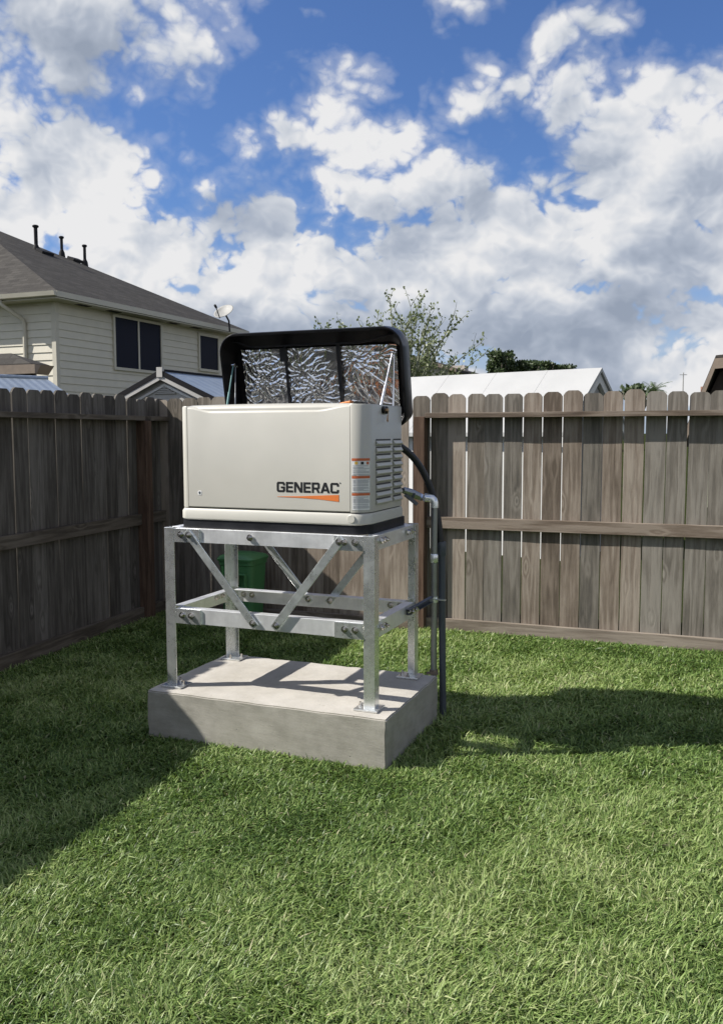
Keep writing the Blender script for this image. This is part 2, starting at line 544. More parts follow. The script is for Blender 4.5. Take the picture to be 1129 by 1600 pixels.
def leaf_mat(name, dark, light):
    m = bpy.data.materials.new(name)
    m.use_nodes = True
    MATS[name] = m
    k = NT(m.node_tree)
    k.n.clear()
    tc = k.new('ShaderNodeTexCoord').outputs['Object']
    c = k.ramp(k.noise(tc, 3.0, 4, 0.7), [(0.3, dark), (0.7, light)])
    p = k.new('ShaderNodeBsdfPrincipled')
    k.put(p.inputs['Base Color'], c)
    p.inputs['Roughness'].default_value = 0.5
    t = k.new('ShaderNodeBsdfTranslucent')
    k.put(t.inputs[0], c)
    ms = k.new('ShaderNodeMixShader')
    ms.inputs[0].default_value = 0.3
    k.l.new(p.outputs[0], ms.inputs[1])
    k.l.new(t.outputs[0], ms.inputs[2])
    o = k.new('ShaderNodeOutputMaterial')
    k.l.new(ms.outputs[0], o.inputs[0])


leaf_mat('leaf_pale', (0.09, 0.125, 0.045), (0.20, 0.235, 0.10))
leaf_mat('leaf_dark', (0.025, 0.045, 0.016), (0.085, 0.12, 0.045))
leaf_mat('leaf_palm', (0.06, 0.10, 0.04), (0.14, 0.19, 0.08))
simple('bark', (0.17, 0.155, 0.125), 0.9, var=0.25, scale=12, bs=0.3)
simple('bark_green', (0.20, 0.215, 0.15), 0.85, var=0.2, scale=10)


# ------------------------------------------------------------------ mesh helpers
class MB:
    def __init__(s):
        s.v, s.f = [], []

    def add(s, vs, fs):
        o = len(s.v)
        s.v += [tuple(p) for p in vs]
        s.f += [tuple(i + o for i in f) for f in fs]
        return s

    def box(s, x0, x1, y0, y1, z0, z1):
        return s.add([(x0, y0, z0), (x1, y0, z0), (x1, y1, z0), (x0, y1, z0), (x0, y0, z1), (x1, y0, z1), (x1, y1, z1), (x0, y1, z1)],
                     [(0, 3, 2, 1), (4, 5, 6, 7), (0, 1, 5, 4), (1, 2, 6, 5), (2, 3, 7, 6), (3, 0, 4, 7)])

    def obox(s, c, ax, ay, az):
        """box from centre and three half-axis vectors"""
        c, ax, ay, az = Vector(c), Vector(ax), Vector(ay), Vector(az)
        p = [c + ax * i + ay * j + az * l for l in (-1, 1) for i, j in ((-1, -1), (1, -1), (1, 1), (-1, 1))]
        return s.add(p, [(0, 3, 2, 1), (4, 5, 6, 7), (0, 1, 5, 4), (1, 2, 6, 5), (2, 3, 7, 6), (3, 0, 4, 7)])

    def prism(s, poly, h0, h1, plane='XZ'):
        """polygon (a,b) extruded along the third axis"""
        def P(a, b, h):
            return {'XZ': (a, h, b), 'XY': (a, b, h), 'YZ': (h, a, b)}[plane]
        n = len(poly)
        vs = [P(a, b, h0) for a, b in poly] + [P(a, b, h1) for a, b in poly]
        fs = [tuple(range(n)), tuple(range(2 * n - 1, n - 1, -1))] + [(i, i + n, (i + 1) % n + n, (i + 1) % n) for i in range(n)]
        return s.add(vs, fs)

    def tube(s, pts, rad, seg=10, cap=True):
        pts = [Vector(p) for p in pts]
        if not isinstance(rad, (list, tuple)):
            rad = [rad] * len(pts)
        t0 = (pts[1] - pts[0]).normalized()
        up = Vector((0, 0, 1)) if abs(t0.z) < 0.9 else Vector((1, 0, 0))
        a = t0.cross(up).normalized()
        vs, fs = [], []
        for i, p in enumerate(pts):
            t = (pts[min(i + 1, len(pts) - 1)] - pts[max(i - 1, 0)]).normalized()
            a = (a - t * a.dot(t)).normalized()
            b = t.cross(a)
            for j in range(seg):
                q = 2 * math.pi * j / seg
                vs.append(p + (a * math.cos(q) + b * math.sin(q)) * rad[i])
        for i in range(len(pts) - 1):
            for j in range(seg):
                fs.append((i * seg + j, i * seg + (j + 1) % seg, (i + 1) * seg + (j + 1) % seg, (i + 1) * seg + j))
        if cap:
            fs.append(tuple(range(seg - 1, -1, -1)))
            fs.append(tuple((len(pts) - 1) * seg + j for j in range(seg)))
        return s.add(vs, fs)

    def loft(s, loops, cap0=True, cap1=True):
        n = len(loops[0])
        vs = [p for l in loops for p in l]
        fs = []
        for i in range(len(loops) - 1):
            for j in range(n):
                fs.append((i * n + j, i * n + (j + 1) % n, (i + 1) * n + (j + 1) % n, (i + 1) * n + j))
        if cap0:
            fs.append(tuple(range(n - 1, -1, -1)))
        if cap1:
            fs.append(tuple((len(loops) - 1) * n + j for j in range(n)))
        return s.add(vs, fs)

    def mesh(s, name, mat, smooth=False):
        me = bpy.data.meshes.new(name)
        me.from_pydata(s.v, [], s.f)
        bm = bmesh.new()
        bm.from_mesh(me)
        bmesh.ops.recalc_face_normals(bm, faces=bm.faces)
        bm.to_mesh(me)
        bm.free()
        if mat:
            me.materials.append(MATS[mat])
        if smooth:
            me.shade_smooth()
            me.set_sharp_from_angle(angle=R(40))
        return me

    def build(s, name, mat, parent=None, smooth=False, bevel=0.0, loc=None):
        return link(name, s.mesh(name, mat, smooth), parent, bevel, loc)


def link(name, me, parent=None, bevel=0.0, loc=None, rot=None, scale=None):
    o = bpy.data.objects.new(name, me)
    COL.objects.link(o)
    if parent:
        o.parent = parent
    if loc is not None:
        o.location = loc
    if rot is not None:
        o.rotation_euler = rot
    if scale is not None:
        o.scale = scale
    if bevel:
        m = o.modifiers.new('bevel', 'BEVEL')
        m.width = bevel
        m.segments = 2
        m.limit_method = 'ANGLE'
    return o


def tag(o, label, cat, group=None):
    o['label'] = label
    o['category'] = cat
    if group:
        o['group'] = group
    return o


def empty(name, loc=(0, 0, 0), rz=0.0):
    o = bpy.data.objects.new(name, None)
    COL.objects.link(o)
    o.location = loc
    o.rotation_euler = (0, 0, rz)
    o.empty_display_size = 0.1
    return o


def rrect(x0, x1, y0, y1, r, seg=6):
    """rounded rectangle, counter-clockwise; r one radius or four (x1y0, x1y1, x0y1, x0y0)"""
    rr = r if isinstance(r, (list, tuple)) else [r] * 4
    pts = []
    for (cx, cy, sx, sy, a0), q in zip(((x1, y0, -1, 1, -90), (x1, y1, -1, -1, 0), (x0, y1, 1, -1, 90), (x0, y0, 1, 1, 180)), rr):
        for i in range(seg + 1):
            a = R(a0 + 90 * i / seg)
            pts.append((cx + sx * q + q * math.cos(a), cy + sy * q + q * math.sin(a)))
    return pts


rng = random.Random(7)
TH = -0.3821                       # the lot, the pad and the neighbours share this heading
UX, UY = math.cos(TH), math.sin(TH)
PAD = (-1.093, 4.4142)
PL, PW, PT = 1.2962, 0.7978, 0.2374
LA, FA = 1.2621, -0.3613
CORNER = (-1.6909, 7.7545)


def lot(u, n, z=0.0, base=PAD):
    return Vector((base[0] + u * UX - n * UY, base[1] + u * UY + n * UX, z))


# ------------------------------------------------------------------ ground
g = MB()
g.add([(-900, -900, 0), (900, -900, 0), (900, 900, 0), (-900, 900, 0)], [(0, 1, 2, 3)])
gr = g.build('ground', 'lawn_soil')
gr['kind'] = 'structure'


def grass():
    rs = np.random.default_rng(11)
    dl = np.array([math.cos(LA), math.sin(LA)])
    nl = np.array([math.sin(LA), -math.cos(LA)])
    db = np.array([math.cos(FA), math.sin(FA)])
    nb = np.array([-math.sin(FA), math.cos(FA)])
    C = np.array(CORNER)
    M = 3600000
    xy = np.stack([rs.uniform(-4.2, 6.0, M), rs.uniform(0.6, 8.2, M)], 1)
    x, y = xy[:, 0], xy[:, 1]
    ok = ((xy - C) @ nl > 0.055) & ((xy - C) @ nb < -0.055)
    q = xy - np.array(PAD)
    pu, pn = q @ np.array([UX, UY]), q @ np.array([-UY, UX])
    ok &= ~((pu > -0.004) & (pu < PL + 0.004) & (pn > -0.004) & (pn < PW + 0.004))
    s = x / np.maximum(y, 0.3)
    inside = (np.abs(s) < 0.50) & (y > 1.75)
    near = np.clip(3.0 / np.maximum(y, 1.2), 0.42, 1.15)
    dens = np.where(inside, near, 0.16)
    tuft = np.sin(x * 61 + 2.0 * np.sin(y * 23)) * np.sin(y * 67 + 2.0 * np.sin(x * 29)) + 0.6 * np.sin(x * 19 - y * 13)
    ok &= rs.random(M) < dens * (0.58 + 0.20 * tuft)
    xy = xy[ok]
    N = len(xy)
    dist = np.hypot(xy[:, 0], xy[:, 1])
    # clumps: neighbouring blades share a lean
    cl = np.sin(xy[:, 0] * 9.1 + 1.7 * np.sin(xy[:, 1] * 6.3)) + np.cos(xy[:, 1] * 10.7 + 1.3 * np.sin(xy[:, 0] * 7.9))
    patch = np.sin(xy[:, 0] * 2.3 + 0.8 * np.sin(xy[:, 1] * 3.1)) + np.sin(xy[:, 1] * 2.9 + 1.1 * np.sin(xy[:, 0] * 1.9 + 2.0))
    ang = rs.uniform(0, 2 * np.pi, N)
    ang = np.where(rs.random(N) < 0.35, cl * 1.6 + rs.normal(0, 0.6, N), ang)
    L = rs.uniform(0.022, 0.054, N) * (1 + 0.10 * patch) * np.where(rs.random(N) < 0.04, 1.45, 1.0)
    w = rs.uniform(0.0014, 0.0026, N) * np.clip(dist / 3.6, 0.95, 1.45)
    lean = rs.uniform(0.2, 0.85, N)              # start tilt from vertical
    curl = rs.uniform(0.4, 1.9, N)               # further bend towards the tip
    d = np.stack([np.cos(ang), np.sin(ang)], 1)
    sd = np.stack([-np.sin(ang), np.cos(ang)], 1)
    twist = rs.normal(0, 0.8, N)
    ts = [0.0, 0.5, 1.0]
    wp = [0.85, 1.0, 0.0]
    V = np.zeros((N, 5, 3))
    px = np.zeros((N, 2)) + xy
    pz = np.zeros(N) - 0.004
    prev = 0.0
    vi = 0
    for i, t in enumerate(ts):
        if i:
            a = lean + curl * (t + prev) / 2
            st = (t - prev) * L
            px = px + d * (np.sin(a) * st)[:, None] + sd * (twist * t * st * 0.6)[:, None]
            pz = pz + np.cos(a) * st
            prev = t
        hw = (w * wp[i])[:, None]
        if i < 2:
            V[:, vi, :2] = px - sd * hw
            V[:, vi + 1, :2] = px + sd * hw
            V[:, vi, 2] = pz - twist * w * 0.5
            V[:, vi + 1, 2] = pz + twist * w * 0.5
            vi += 2
        else:
            V[:, vi, :2] = px
            V[:, vi, 2] = pz
    V[:, 2:, 2] = np.maximum(V[:, 2:, 2], 0.006)
    base = (np.arange(N) * 5)[:, None]
    quads = (base + np.array([0, 1, 3, 2])).reshape(-1)
    tris = (base + np.array([2, 3, 4])).reshape(-1)
    nq, nt = N, N
    me = bpy.data.meshes.new('grass')
    me.vertices.add(N * 5)
    me.vertices.foreach_set('co', V.reshape(-1).astype(np.float32))
    me.loops.add(nq * 4 + nt * 3)
    me.loops.foreach_set('vertex_index', np.concatenate([quads, tris]).astype(np.int32))
    me.polygons.add(nq + nt)
    ls = np.concatenate([np.arange(nq) * 4, nq * 4 + np.arange(nt) * 3])
    me.polygons.foreach_set('loop_start', ls.astype(np.int32))
    me.polygons.foreach_set('use_smooth', np.ones(nq + nt, dtype=bool))
    me.update(calc_edges=True)
    tone = np.clip(0.44 + rs.normal(0, 0.23, N) + 0.10 * patch + 0.05 * cl, 0.0, 0.95)
    tone = np.where(rs.random(N) < 0.012, 1.0, tone)
    at_ = me.attributes.new('tone', 'FLOAT', 'POINT')
    at_.data.foreach_set('value', np.repeat(tone, 5).astype(np.float32))
    me.materials.append(MATS['grass_blade'])
    o = link('grass', me)
    o['kind'] = 'stuff'
    o['label'] = 'thick mown green lawn grass of the fenced yard'
    o['category'] = 'grass'
    print('GRASS blades', N)


grass()


# ------------------------------------------------------------------ fences
def picket_mesh(w, h, clip, mat, t=0.016):
    rs = random.Random(int(w * 1e5 + h * 1e4))
    c2 = clip * 0.42
    poly = [(-w / 2, 0.02), (w / 2, 0.02), (w / 2, h - clip), (w / 2 - c2, h - c2 * 0.9), (w / 2 - clip, h), (-w / 2 + clip, h), (-w / 2 + c2, h - c2 * 0.9), (-w / 2, h - clip)]
    return MB().prism(poly, 0, t, 'XZ').mesh('picket', mat)


def fence(name, label, cat_, heading, t0, t1, flush_until, posts, pitch, gap, mats):
    """local x along the fence from the corner, local -y faces the yard for the back fence"""
    root = empty(name, (*CORNER, 0), heading)
    tag(root, label, cat_, 'board fences round the yard')
    side = -1
    meshes = [[picket_mesh(pitch - gap, hh, cl, m) for m in mats] for hh, cl in ((1.83, 0.030), (1.822, 0.026), (1.838, 0.034))]
    x = t0
    while x < t1:
        flush = flush_until is not None and x + pitch / 2 < flush_until
        row = rng.choice(meshes)
        mi = 2 if (flush and x > 0.9) else rng.choices([0, 1, 2], [5, 4, 3])[0]
        yy = -0.108 if flush else rng.uniform(0.0, 0.004)
        sx = 1.0 + (0.055 if flush else rng.uniform(-0.02, 0.015))
        o = link('picket', row[mi], root, 0, (x + pitch / 2, yy, rng.uniform(-0.009, 0.009)), (rng.uniform(-0.002, 0.002), rng.uniform(-0.0035, 0.0035), rng.uniform(-0.02, 0.02)), (sx, 1, 1))
        x += pitch * rng.uniform(0.985, 1.015)
    return root


def rails(root, spans, zb=0.09):
    for a, b in spans:
        n = max(1, int((b - a) / 2.4))
        for i in range(n):
            p, q = a + (b - a) * i / n, a + (b - a) * (i + 1) / n - 0.002
            L = q - p
            MB().box(0, L, -0.089, -0.001, 1.650, 1.688).build('top_rail', 'rail_wood', root, bevel=0.002, loc=(p, 0, 0))
            MB().box(0, L, -0.040, -0.002, 0.798, 0.887).build('middle_rail', 'rail_wood', root, bevel=0.003, loc=(p, 0, 0))
            MB().box(0, L, -0.040, -0.002, -0.05, zb).build('kick_board', 'kick_wood', root, bevel=0.003, loc=(p, 0, 0))


def post(root, x, w=0.09):
    MB().box(-w / 2, w / 2, -0.091, -0.0015, -0.1, 1.66).build('post', 'post_wood', root, bevel=0.004, loc=(x, 0, 0))


back = fence('board_fence', 'sunlit weathered board fence with open gaps behind the generator, turning right', 'fence', FA, -0.06, 7.2, 2.30, None, 0.1437, 0.0066,
             ['picket_wood', 'picket_wood_grey', 'picket_wood_warm'])
rails(back, [(2.362, 7.2)])
post(back, 2.315)
post(back, 4.95)
MB().box(0, 2.05, -0.150, -0.112, -0.05, 0.085).build('kick_board', 'kick_wood', back, bevel=0.003, loc=(0.2, 0, 0))
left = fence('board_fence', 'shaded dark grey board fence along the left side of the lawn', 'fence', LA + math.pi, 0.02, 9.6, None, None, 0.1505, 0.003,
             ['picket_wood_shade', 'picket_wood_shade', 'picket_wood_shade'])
for o in list(left.children):     # the yard is on the +y side of this one
    o.location.y = -o.location.y
    o.rotation_euler.z = 0
    o.location.y -= 0.016


def rails_left(root, spans):
    for a, b in spans:
        L = b - a
        MB().box(0, L, 0.001, 0.089, 1.640, 1.678).build('top_rail', 'rail_wood_shade', root, bevel=0.002, loc=(a, 0, 0))
        MB().box(0, L, 0.002, 0.040, 0.785, 0.876).build('middle_rail', 'rail_wood_shade', root, bevel=0.003, loc=(a, 0, 0))
        MB().box(0, L, 0.002, 0.042, -0.05, 0.10).build('kick_board', 'rail_wood_shade', root, bevel=0.003, loc=(a, 0, 0))


wood('rail_wood_shade', (0.050, 0.041, 0.032), (0.094, 0.078, 0.061), (0.148, 0.126, 0.102), axis='X', grain=1.3, rand=0.1)  # left fence rails: darker copy of the rail wood, shade put into the colour
rails_left(left, [(0.02, 0.405), (0.496, 2.9), (2.902, 5.3), (5.302, 7.6), (7.602, 9.6)])
for x in (0.45, 2.9, 5.3, 7.6):
    MB().box(-0.045, 0.045, 0.0015, 0.094, -0.1, 1.639).build('post', 'post_wood', left, bevel=0.004, loc=(x, 0, 0))

# ------------------------------------------------------------------ concrete pad
pad = MB()
for_l = []
bmv = bmesh.new()
bmesh.ops.create_cube(bmv, size=1.0)
bmesh.ops.scale(bmv, vec=(PL, PW, PT + 0.1), verts=bmv.verts)
bmesh.ops.translate(bmv, vec=(PL / 2, PW / 2, (PT - 0.1) / 2), verts=bmv.verts)
bmesh.ops.bevel(bmv, geom=bmv.edges[:], offset=0.006, segments=2, affect='EDGES')
bmesh.ops.subdivide_edges(bmv, edges=[e for e in bmv.edges if e.calc_length() > 0.2], cuts=24, use_grid_fill=True)
for v in bmv.verts:
    p = v.co
    j = math.sin(p.x * 31 + p.y * 17) * math.sin(p.x * 11 - p.y * 23 + p.z * 19)
    ed = sum((p.x < 0.012 or p.x > PL - 0.012, p.y < 0.012 or p.y > PW - 0.012, p.z > PT - 0.012))
    if ed >= 2:
        q_ = max(0.0, math.sin(p.x * 41 + p.y * 57) + math.sin(p.x * 97 - p.y * 71 + 2.0) + math.sin(p.x * 13 + p.y * 19 + p.z * 60) - 0.9)
        v.co += (Vector((PL / 2, PW / 2, 0)) - p).normalized() * 0.0020 * q_
    v.co += Vector((0, 0, 0.0012 * j)) + Vector((math.sin(p.y * 27 + p.z * 40), math.sin(p.x * 23 + p.z * 37), 0)) * 0.0014
me = bpy.data.meshes.new('concrete_pad')
bmv.to_mesh(me)
bmv.free()
me.materials.append(MATS['concrete'])
o = link('concrete_pad', me, None, 0, (*PAD, 0), (0, 0, TH))
tag(o, 'thick grey concrete pad on the lawn under the metal stand', 'concrete pad')

# ------------------------------------------------------------------ metal stand
S0, S1, N0, N1, ZB, ZT = 0.058, 1.203, 0.100, 0.745, PT, 1.062
stand = empty('equipment_stand', (*PAD, 0), TH)
tag(stand, 'bolted bare metal angle frame stand with diagonal braces on the concrete pad', 'stand')
t = 0.006
lw = 0.057


def hexbolt():
    m = MB()
    m.tube([(0, 0, 0), (0, -0.0025, 0)], 0.0165, 16)
    m.tube([(0, -0.0025, 0), (0, -0.013, 0)], 0.0125, 6)
    m.tube([(0, -0.013, 0), (0, -0.022, 0)], 0.0065, 10)
    return m.mesh('bolt', 'bolt_steel')


BOLT = hexbolt()


def bolt(x, y, z, rz=0.0):
    link('bolt', BOLT, stand, 0, (x, y, z), (0, rng.uniform(0, 1), rz))


for cu, cn, su, sn in ((S0, N0, 1, 1), (S1, N0, -1, 1), (S1, N1, -1, -1), (S0, N1, 1, -1)):
    poly = [(cu, cn), (cu + su * lw, cn), (cu + su * lw, cn + sn * t), (cu + su * t, cn + sn * t), (cu + su * t, cn + sn * lw), (cu, cn + sn * lw)]
    MB().prism(poly, ZB + 0.011, ZT, 'XY').build('leg', 'galvanized', stand, bevel=0.0015)
    a, b = sorted((cu - su * 0.022, cu + su * 0.098))
    c, d = sorted((cn - sn * 0.030, cn + sn * 0.080))
    pl = MB().box(a, b, c, d, ZB + 0.001, ZB + 0.011).build('base_plate', 'galvanized', stand, bevel=0.002)
    m = MB()
    for bu, bn in ((0.082, 0.022), (0.035, 0.068)):
        p = (cu + su * bu, cn + sn * bn)
        m.tube([(p[0], p[1], ZB + 0.011), (p[0], p[1], ZB + 0.020)], 0.009, 6)
        m.tube([(p[0], p[1], ZB + 0.020), (p[0], p[1], ZB + 0.032)], 0.005, 8)
    m.build('anchor_bolt', 'bolt_steel', pl)


def angle_rail(p, L, horizontal, z0, z1, face, inner):
    """L section: tall face at `face`, top flange towards `inner`"""
    s = 1 if inner > face else -1
    poly = [(face, z0), (face + s * t, z0), (face + s * t, z1 - t), (inner, z1 - t), (inner, z1), (face, z1)]
    m = MB()
    if horizontal:
        m.prism(poly, p, p + L, 'YZ')
    else:
        m.prism(poly, p, p + L, 'XZ')
    m.build('rail', 'aluminium', stand, bevel=0.0012)


for z0, z1 in ((0.990, 1.0605), (0.573, 0.650)):
    angle_rail(S0 + 0.062, S1 - S0 - 0.124, True, z0, z1, N0 + 0.0120, N0 + 0.060)
    angle_rail(S0 + 0.062, S1 - S0 - 0.124, True, z0, z1, N1 - 0.0070, N1 - 0.058)
    angle_rail(N0 + 0.060, N1 - N0 - 0.120, False, z0 + 0.001, z1 + 0.001, S0 + 0.0070, S0 + 0.058)
    angle_rail(N0 + 0.060, N1 - N0 - 0.120, False, z0 + 0.001, z1 + 0.001, S1 - 0.0070, S1 - 0.058)
    zc = (z0 + z1) / 2
    for sgn, nn in ((1, N0), (-1, N1)):
        for a in (S0 + lw - 0.001 + 0.0015, S1 - lw - 0.148):
            b0, b1 = sorted((nn + sgn * 0.0006, nn + sgn * (0.0116 if sgn > 0 else 0.0066)))
            MB().box(a, a + 0.146, b0, b1, z0 - 0.001, z1 - 0.0015).build('gusset_plate', 'galvanized', stand, bevel=0.001)
            for bu in (0.040, 0.094):
                xx = a + bu if a < 0.5 else a + 0.146 - bu
                bolt(xx, nn + (0 if sgn > 0 else -0.014), zc + 0.004)
    for uu, rz in ((S1, R(90)), (S0 + 0.014, R(90))):
        for nn in (N0 + 0.088, N0 + 0.138, N1 - 0.175, N1 - 0.115):
            bolt(uu, nn, zc + 0.008, rz)


def brace(x0, z0, x1, z1, n):
    d = Vector((x1 - x0, 0, z1 - z0))
    L = d.length
    d.normalize()
    p = Vector((-d.z, 0, d.x))
    c = Vector(((x0 + x1) / 2, n, (z0 + z1) / 2))
    MB().obox(c, d * (L / 2 + 0.024), Vector((0, 0.003, 0)), p * 0.0205).build('brace', 'brace_steel', stand, bevel=0.0015)
    for x, z in ((x0, z0), (x1, z1)):
        bolt(x, n - 0.003, z)


brace(0.206, 1.030, 0.564, 0.607, N0 - 0.0032)
brace(1.026, 1.030, 0.692, 0.607, N0 - 0.0034)
brace(0.206, 1.030, 0.564, 0.615, N1 - 0.0112)
brace(1.026, 1.030, 0.695, 0.615, N1 - 0.0114)
bolt(0.548, N0 + 0.006, 1.028)

# ------------------------------------------------------------------ generator
gen = empty('standby_generator', (*PAD, 0), TH)
tag(gen, 'cream standby generator with open black foil lined lid on the metal stand', 'generator')
GU0, GU1, GN0, GN1 = 0.140, 1.153, 0.130, 0.635
ZS0, ZS1, ZTOP = 1.105, 1.166, 1.672
RAD = 0.078


def ring(u0, u1, n0, n1, r, z, seg=8):
    return [(a, b, z) for a, b in rrect(u0, u1, n0, n1, [r, 0.05, 0.05, r * 0.55], seg)]


MB().loft([ring(GU0 - 0.008, GU1 + 0.006, GN0 + 0.004, GN1 + 0.05, RAD, 1.0625), ring(GU0 - 0.008, GU1 + 0.006, GN0 + 0.004, GN1 + 0.05, RAD, ZS0 + 0.002)]).build('base_gasket', 'black_gasket', gen, smooth=True, bevel=0.002)
sk = MB()
sk.loft([ring(GU0 - 0.002, GU1 - 0.002, GN0 + 0.002, GN1 + 0.02, RAD, ZS0), ring(GU0 - 0.006, GU1 + 0.004, GN0 - 0.004, GN1 + 0.024, RAD, ZS0 + 0.006),
         ring(GU0 - 0.006, GU1 + 0.004, GN0 - 0.004, GN1 + 0.024, RAD, ZS1 - 0.018), ring(GU0 + 0.001, GU1 - 0.001, GN0 + 0.003, GN1 + 0.018, RAD, ZS1 - 0.005)])
skirt = sk.build('base_skirt', 'cream_plastic', gen, smooth=True)
# round cover near the corner of the skirt
m = MB()
loop0, loop1 = [], []
for i in range(20):
    q = 2 * math.pi * i / 20
    loop0.append((1.075 + 0.021 * math.cos(q), GN0 - 0.0040, ZS0 + 0.031 + 0.021 * math.sin(q)))
    loop1.append((1.075 + 0.018 * math.cos(q), GN0 - 0.0065, ZS0 + 0.031 + 0.018 * math.sin(q)))
m.loft([loop0, loop1], False, True)
m.build('round_cover', 'cream_plastic', skirt, smooth=True)

# shell: outer walls with rounded corners, open at the top
UA, UB = 0.186, 1.070               # seams of the front panel
sh = MB()
outer = rrect(GU0, GU1, GN0, GN1, [RAD, 0.03, 0.03, 0.045], 10)
inner = rrect(GU0 + 0.03, GU1 - 0.03, GN0 + 0.035, GN1 - 0.03, [RAD - 0.03, 0.01, 0.01, 0.02], 10)
tw = [(a + (0.64 - a) * 0.006, b + (0.38 - b) * 0.012) for a, b in outer]


def panel_drop(a, b):
    return 0.0


def depth_clip(a, b, back=0.006):
    return (a, b + back) if UA < a < UB and b < GN0 + 0.002 else (a, b)


def densify(pts):
    out = []
    n = len(pts)
    for i in range(n):
        p, q = pts[i], pts[(i + 1) % n]
        out.append(p)
        if abs(p[1] - GN0) < 1e-6 and abs(q[1] - GN0) < 1e-6 and abs(p[0] - q[0]) > 0.3:
            for f in (UA, UA + 0.0005, UB - 0.0005, UB):
                out.append((f, GN0))
    return out


od = densify(outer)
ctr = (0.64, 0.38)


def shrink(pts, f):
    return [(a + (ctr[0] - a) * f, b + (ctr[1] - b) * f) for a, b in pts]


def with_recess(pts):
    return [(a, GN0 + 0.007 if (UA + 0.0002 < a < UB - 0.0002 and b < GN0 + 0.02) else b) for a, b in pts]


od_r = with_recess(od)


def top_z(a, b):
    return ZTOP - 0.012 if (UA + 0.0002 < a < UB - 0.0002 and b < GN0 + 0.02) else ZTOP


l0 = [(a, b, ZS1) for a, b in od_r]
l1 = [(a, b, top_z(a, b) - 0.006) for a, b in od_r]
l2 = [(a, b, top_z(a, b)) for a, b in shrink(od_r, 0.008)]
l3 = [(a, b, top_z(a, b)) for a, b in shrink(od_r, 0.06)]
l4 = [(a, b, 1.30) for a, b in shrink(od_r, 0.06)]
sh.loft([l0, l1, l2, l3, l4], False, True)
sh.build('enclosure', 'cream_enamel', gen, smooth=True)

# front panel with the shallow scooped top edge
pn = MB()
cols = 48
u0, u1 = UA + 0.0025, UB - 0.0025


def scoop(u):
    s = (u - u0) / (u1 - u0)
    e = min(1.0, max(0.0, s / 0.16)) if s < 0.5 else min(1.0, max(0.0, (1 - s) / 0.20))
    e = e * e * (3 - 2 * e)
    return 1.664 - 0.024 * e


rows = []
for i in range(cols + 1):
    u = u0 + (u1 - u0) * i / cols
    zf = scoop(u)
    crown = 1.6765 + 0.004 * math.sin(math.pi * i / cols)
    rows.append([(u, GN0 + 0.004, ZS1 + 0.003), (u, GN0, ZS1 + 0.006), (u, GN0, zf - 0.006), (u, GN0 + 0.003, zf), (u, GN0 + 0.012, zf + (crown - zf) * 0.35), (u, GN0 + 0.030, zf + (crown - zf) * 0.72), (u, GN0 + 0.058, crown), (u, GN0 + 0.080, crown), (u, GN0 + 0.080, crown - 0.02)])
vs = [p for r_ in rows for p in r_]
nr = len(rows[0])
fs = [(i * nr + j, (i + 1) * nr + j, (i + 1) * nr + j + 1, i * nr + j + 1) for i in range(cols) for j in range(nr - 1)]
pn.add(vs, fs)
pn.add(rows[0] + [(u0, GN0 + 0.006, ZS1 + 0.003)], [tuple(range(nr + 1))])
pn.add(rows[-1] + [(u1, GN0 + 0.006, ZS1 + 0.003)], [tuple(range(nr, -1, -1))])
front = pn.build('front_panel', 'cream_enamel', gen, smooth=True)

# lettering and the orange wedge under it, printed on the panel
LET = {
    'G': (1.0, [[(1, .66), (1, .84), (.86, 1), (.14, 1), (0, .86), (0, .14), (.14, 0), (.86, 0), (1, .14), (1, .55), (.5, .55), (.5, .38), (.76, .38), (.76, .19), (.24, .19), (.24, .81), (.76, .81), (.76, .66)]]),
    'E': (0.86, [[(0, 0), (.86, 0), (.86, .19), (.24, .19), (.24, .41), (.8, .41), (.8, .59), (.24, .59), (.24, .81), (.86, .81), (.86, 1), (0, 1)]]),
    'N': (1.0, [[(0, 0), (.22, 0), (.22, .66), (.70, 0), (1, 0), (1, 1), (.78, 1), (.78, .36), (.30, 1), (0, 1)]]),
    'R': (0.97, [[(0, 0), (.24, 0), (.24, .33), (.50, .33), (.69, 0), (.97, 0), (.76, .36), (.93, .46), (.93, .88), (.81, 1), (0, 1)], [(.24, .52), (.69, .52), (.69, .81), (.24, .81)]]),
    'A': (1.12, [[(0, 0), (.26, 0), (.35, .19), (.77, .19), (.86, 0), (1.12, 0), (.70, 1), (.42, 1)], [(.43, .37), (.69, .37), (.56, .72)]]),
    'C': (1.0, [[(1, .66), (1, .86), (.86, 1), (.14, 1), (0, .86), (0, .14), (.14, 0), (.86, 0), (1, .14), (1, .34), (.76, .34), (.76, .19), (.24, .19), (.24, .81), (.76, .81), (.76, .66)]]),
}


def flat_print(name, splines, mat, parent, thick=0.0006, y=0.0):
    cu = bpy.data.curves.new(name, 'CURVE')
    cu.dimensions = '2D'
    cu.fill_mode = 'BOTH'
    cu.extrude = thick
    for pts in splines:
        sp = cu.splines.new('POLY')
        sp.points.add(len(pts) - 1)
        for q, (a, b) in zip(sp.points, pts):
            q.co = (a, b, 0, 1)
        sp.use_cyclic_u = True
    tmp = bpy.data.objects.new(name, cu)
    COL.objects.link(tmp)
    dg = bpy.context.evaluated_depsgraph_get()
    me_ = bpy.data.meshes.new_from_object(tmp.evaluated_get(dg))
    bpy.data.objects.remove(tmp)
    bpy.data.curves.remove(cu)
    me_.name = name
    me_.materials.clear()
    me_.materials.append(MATS[mat])
    return link(name, me_, parent, 0, (0, y, 0), (R(90), 0, 0))


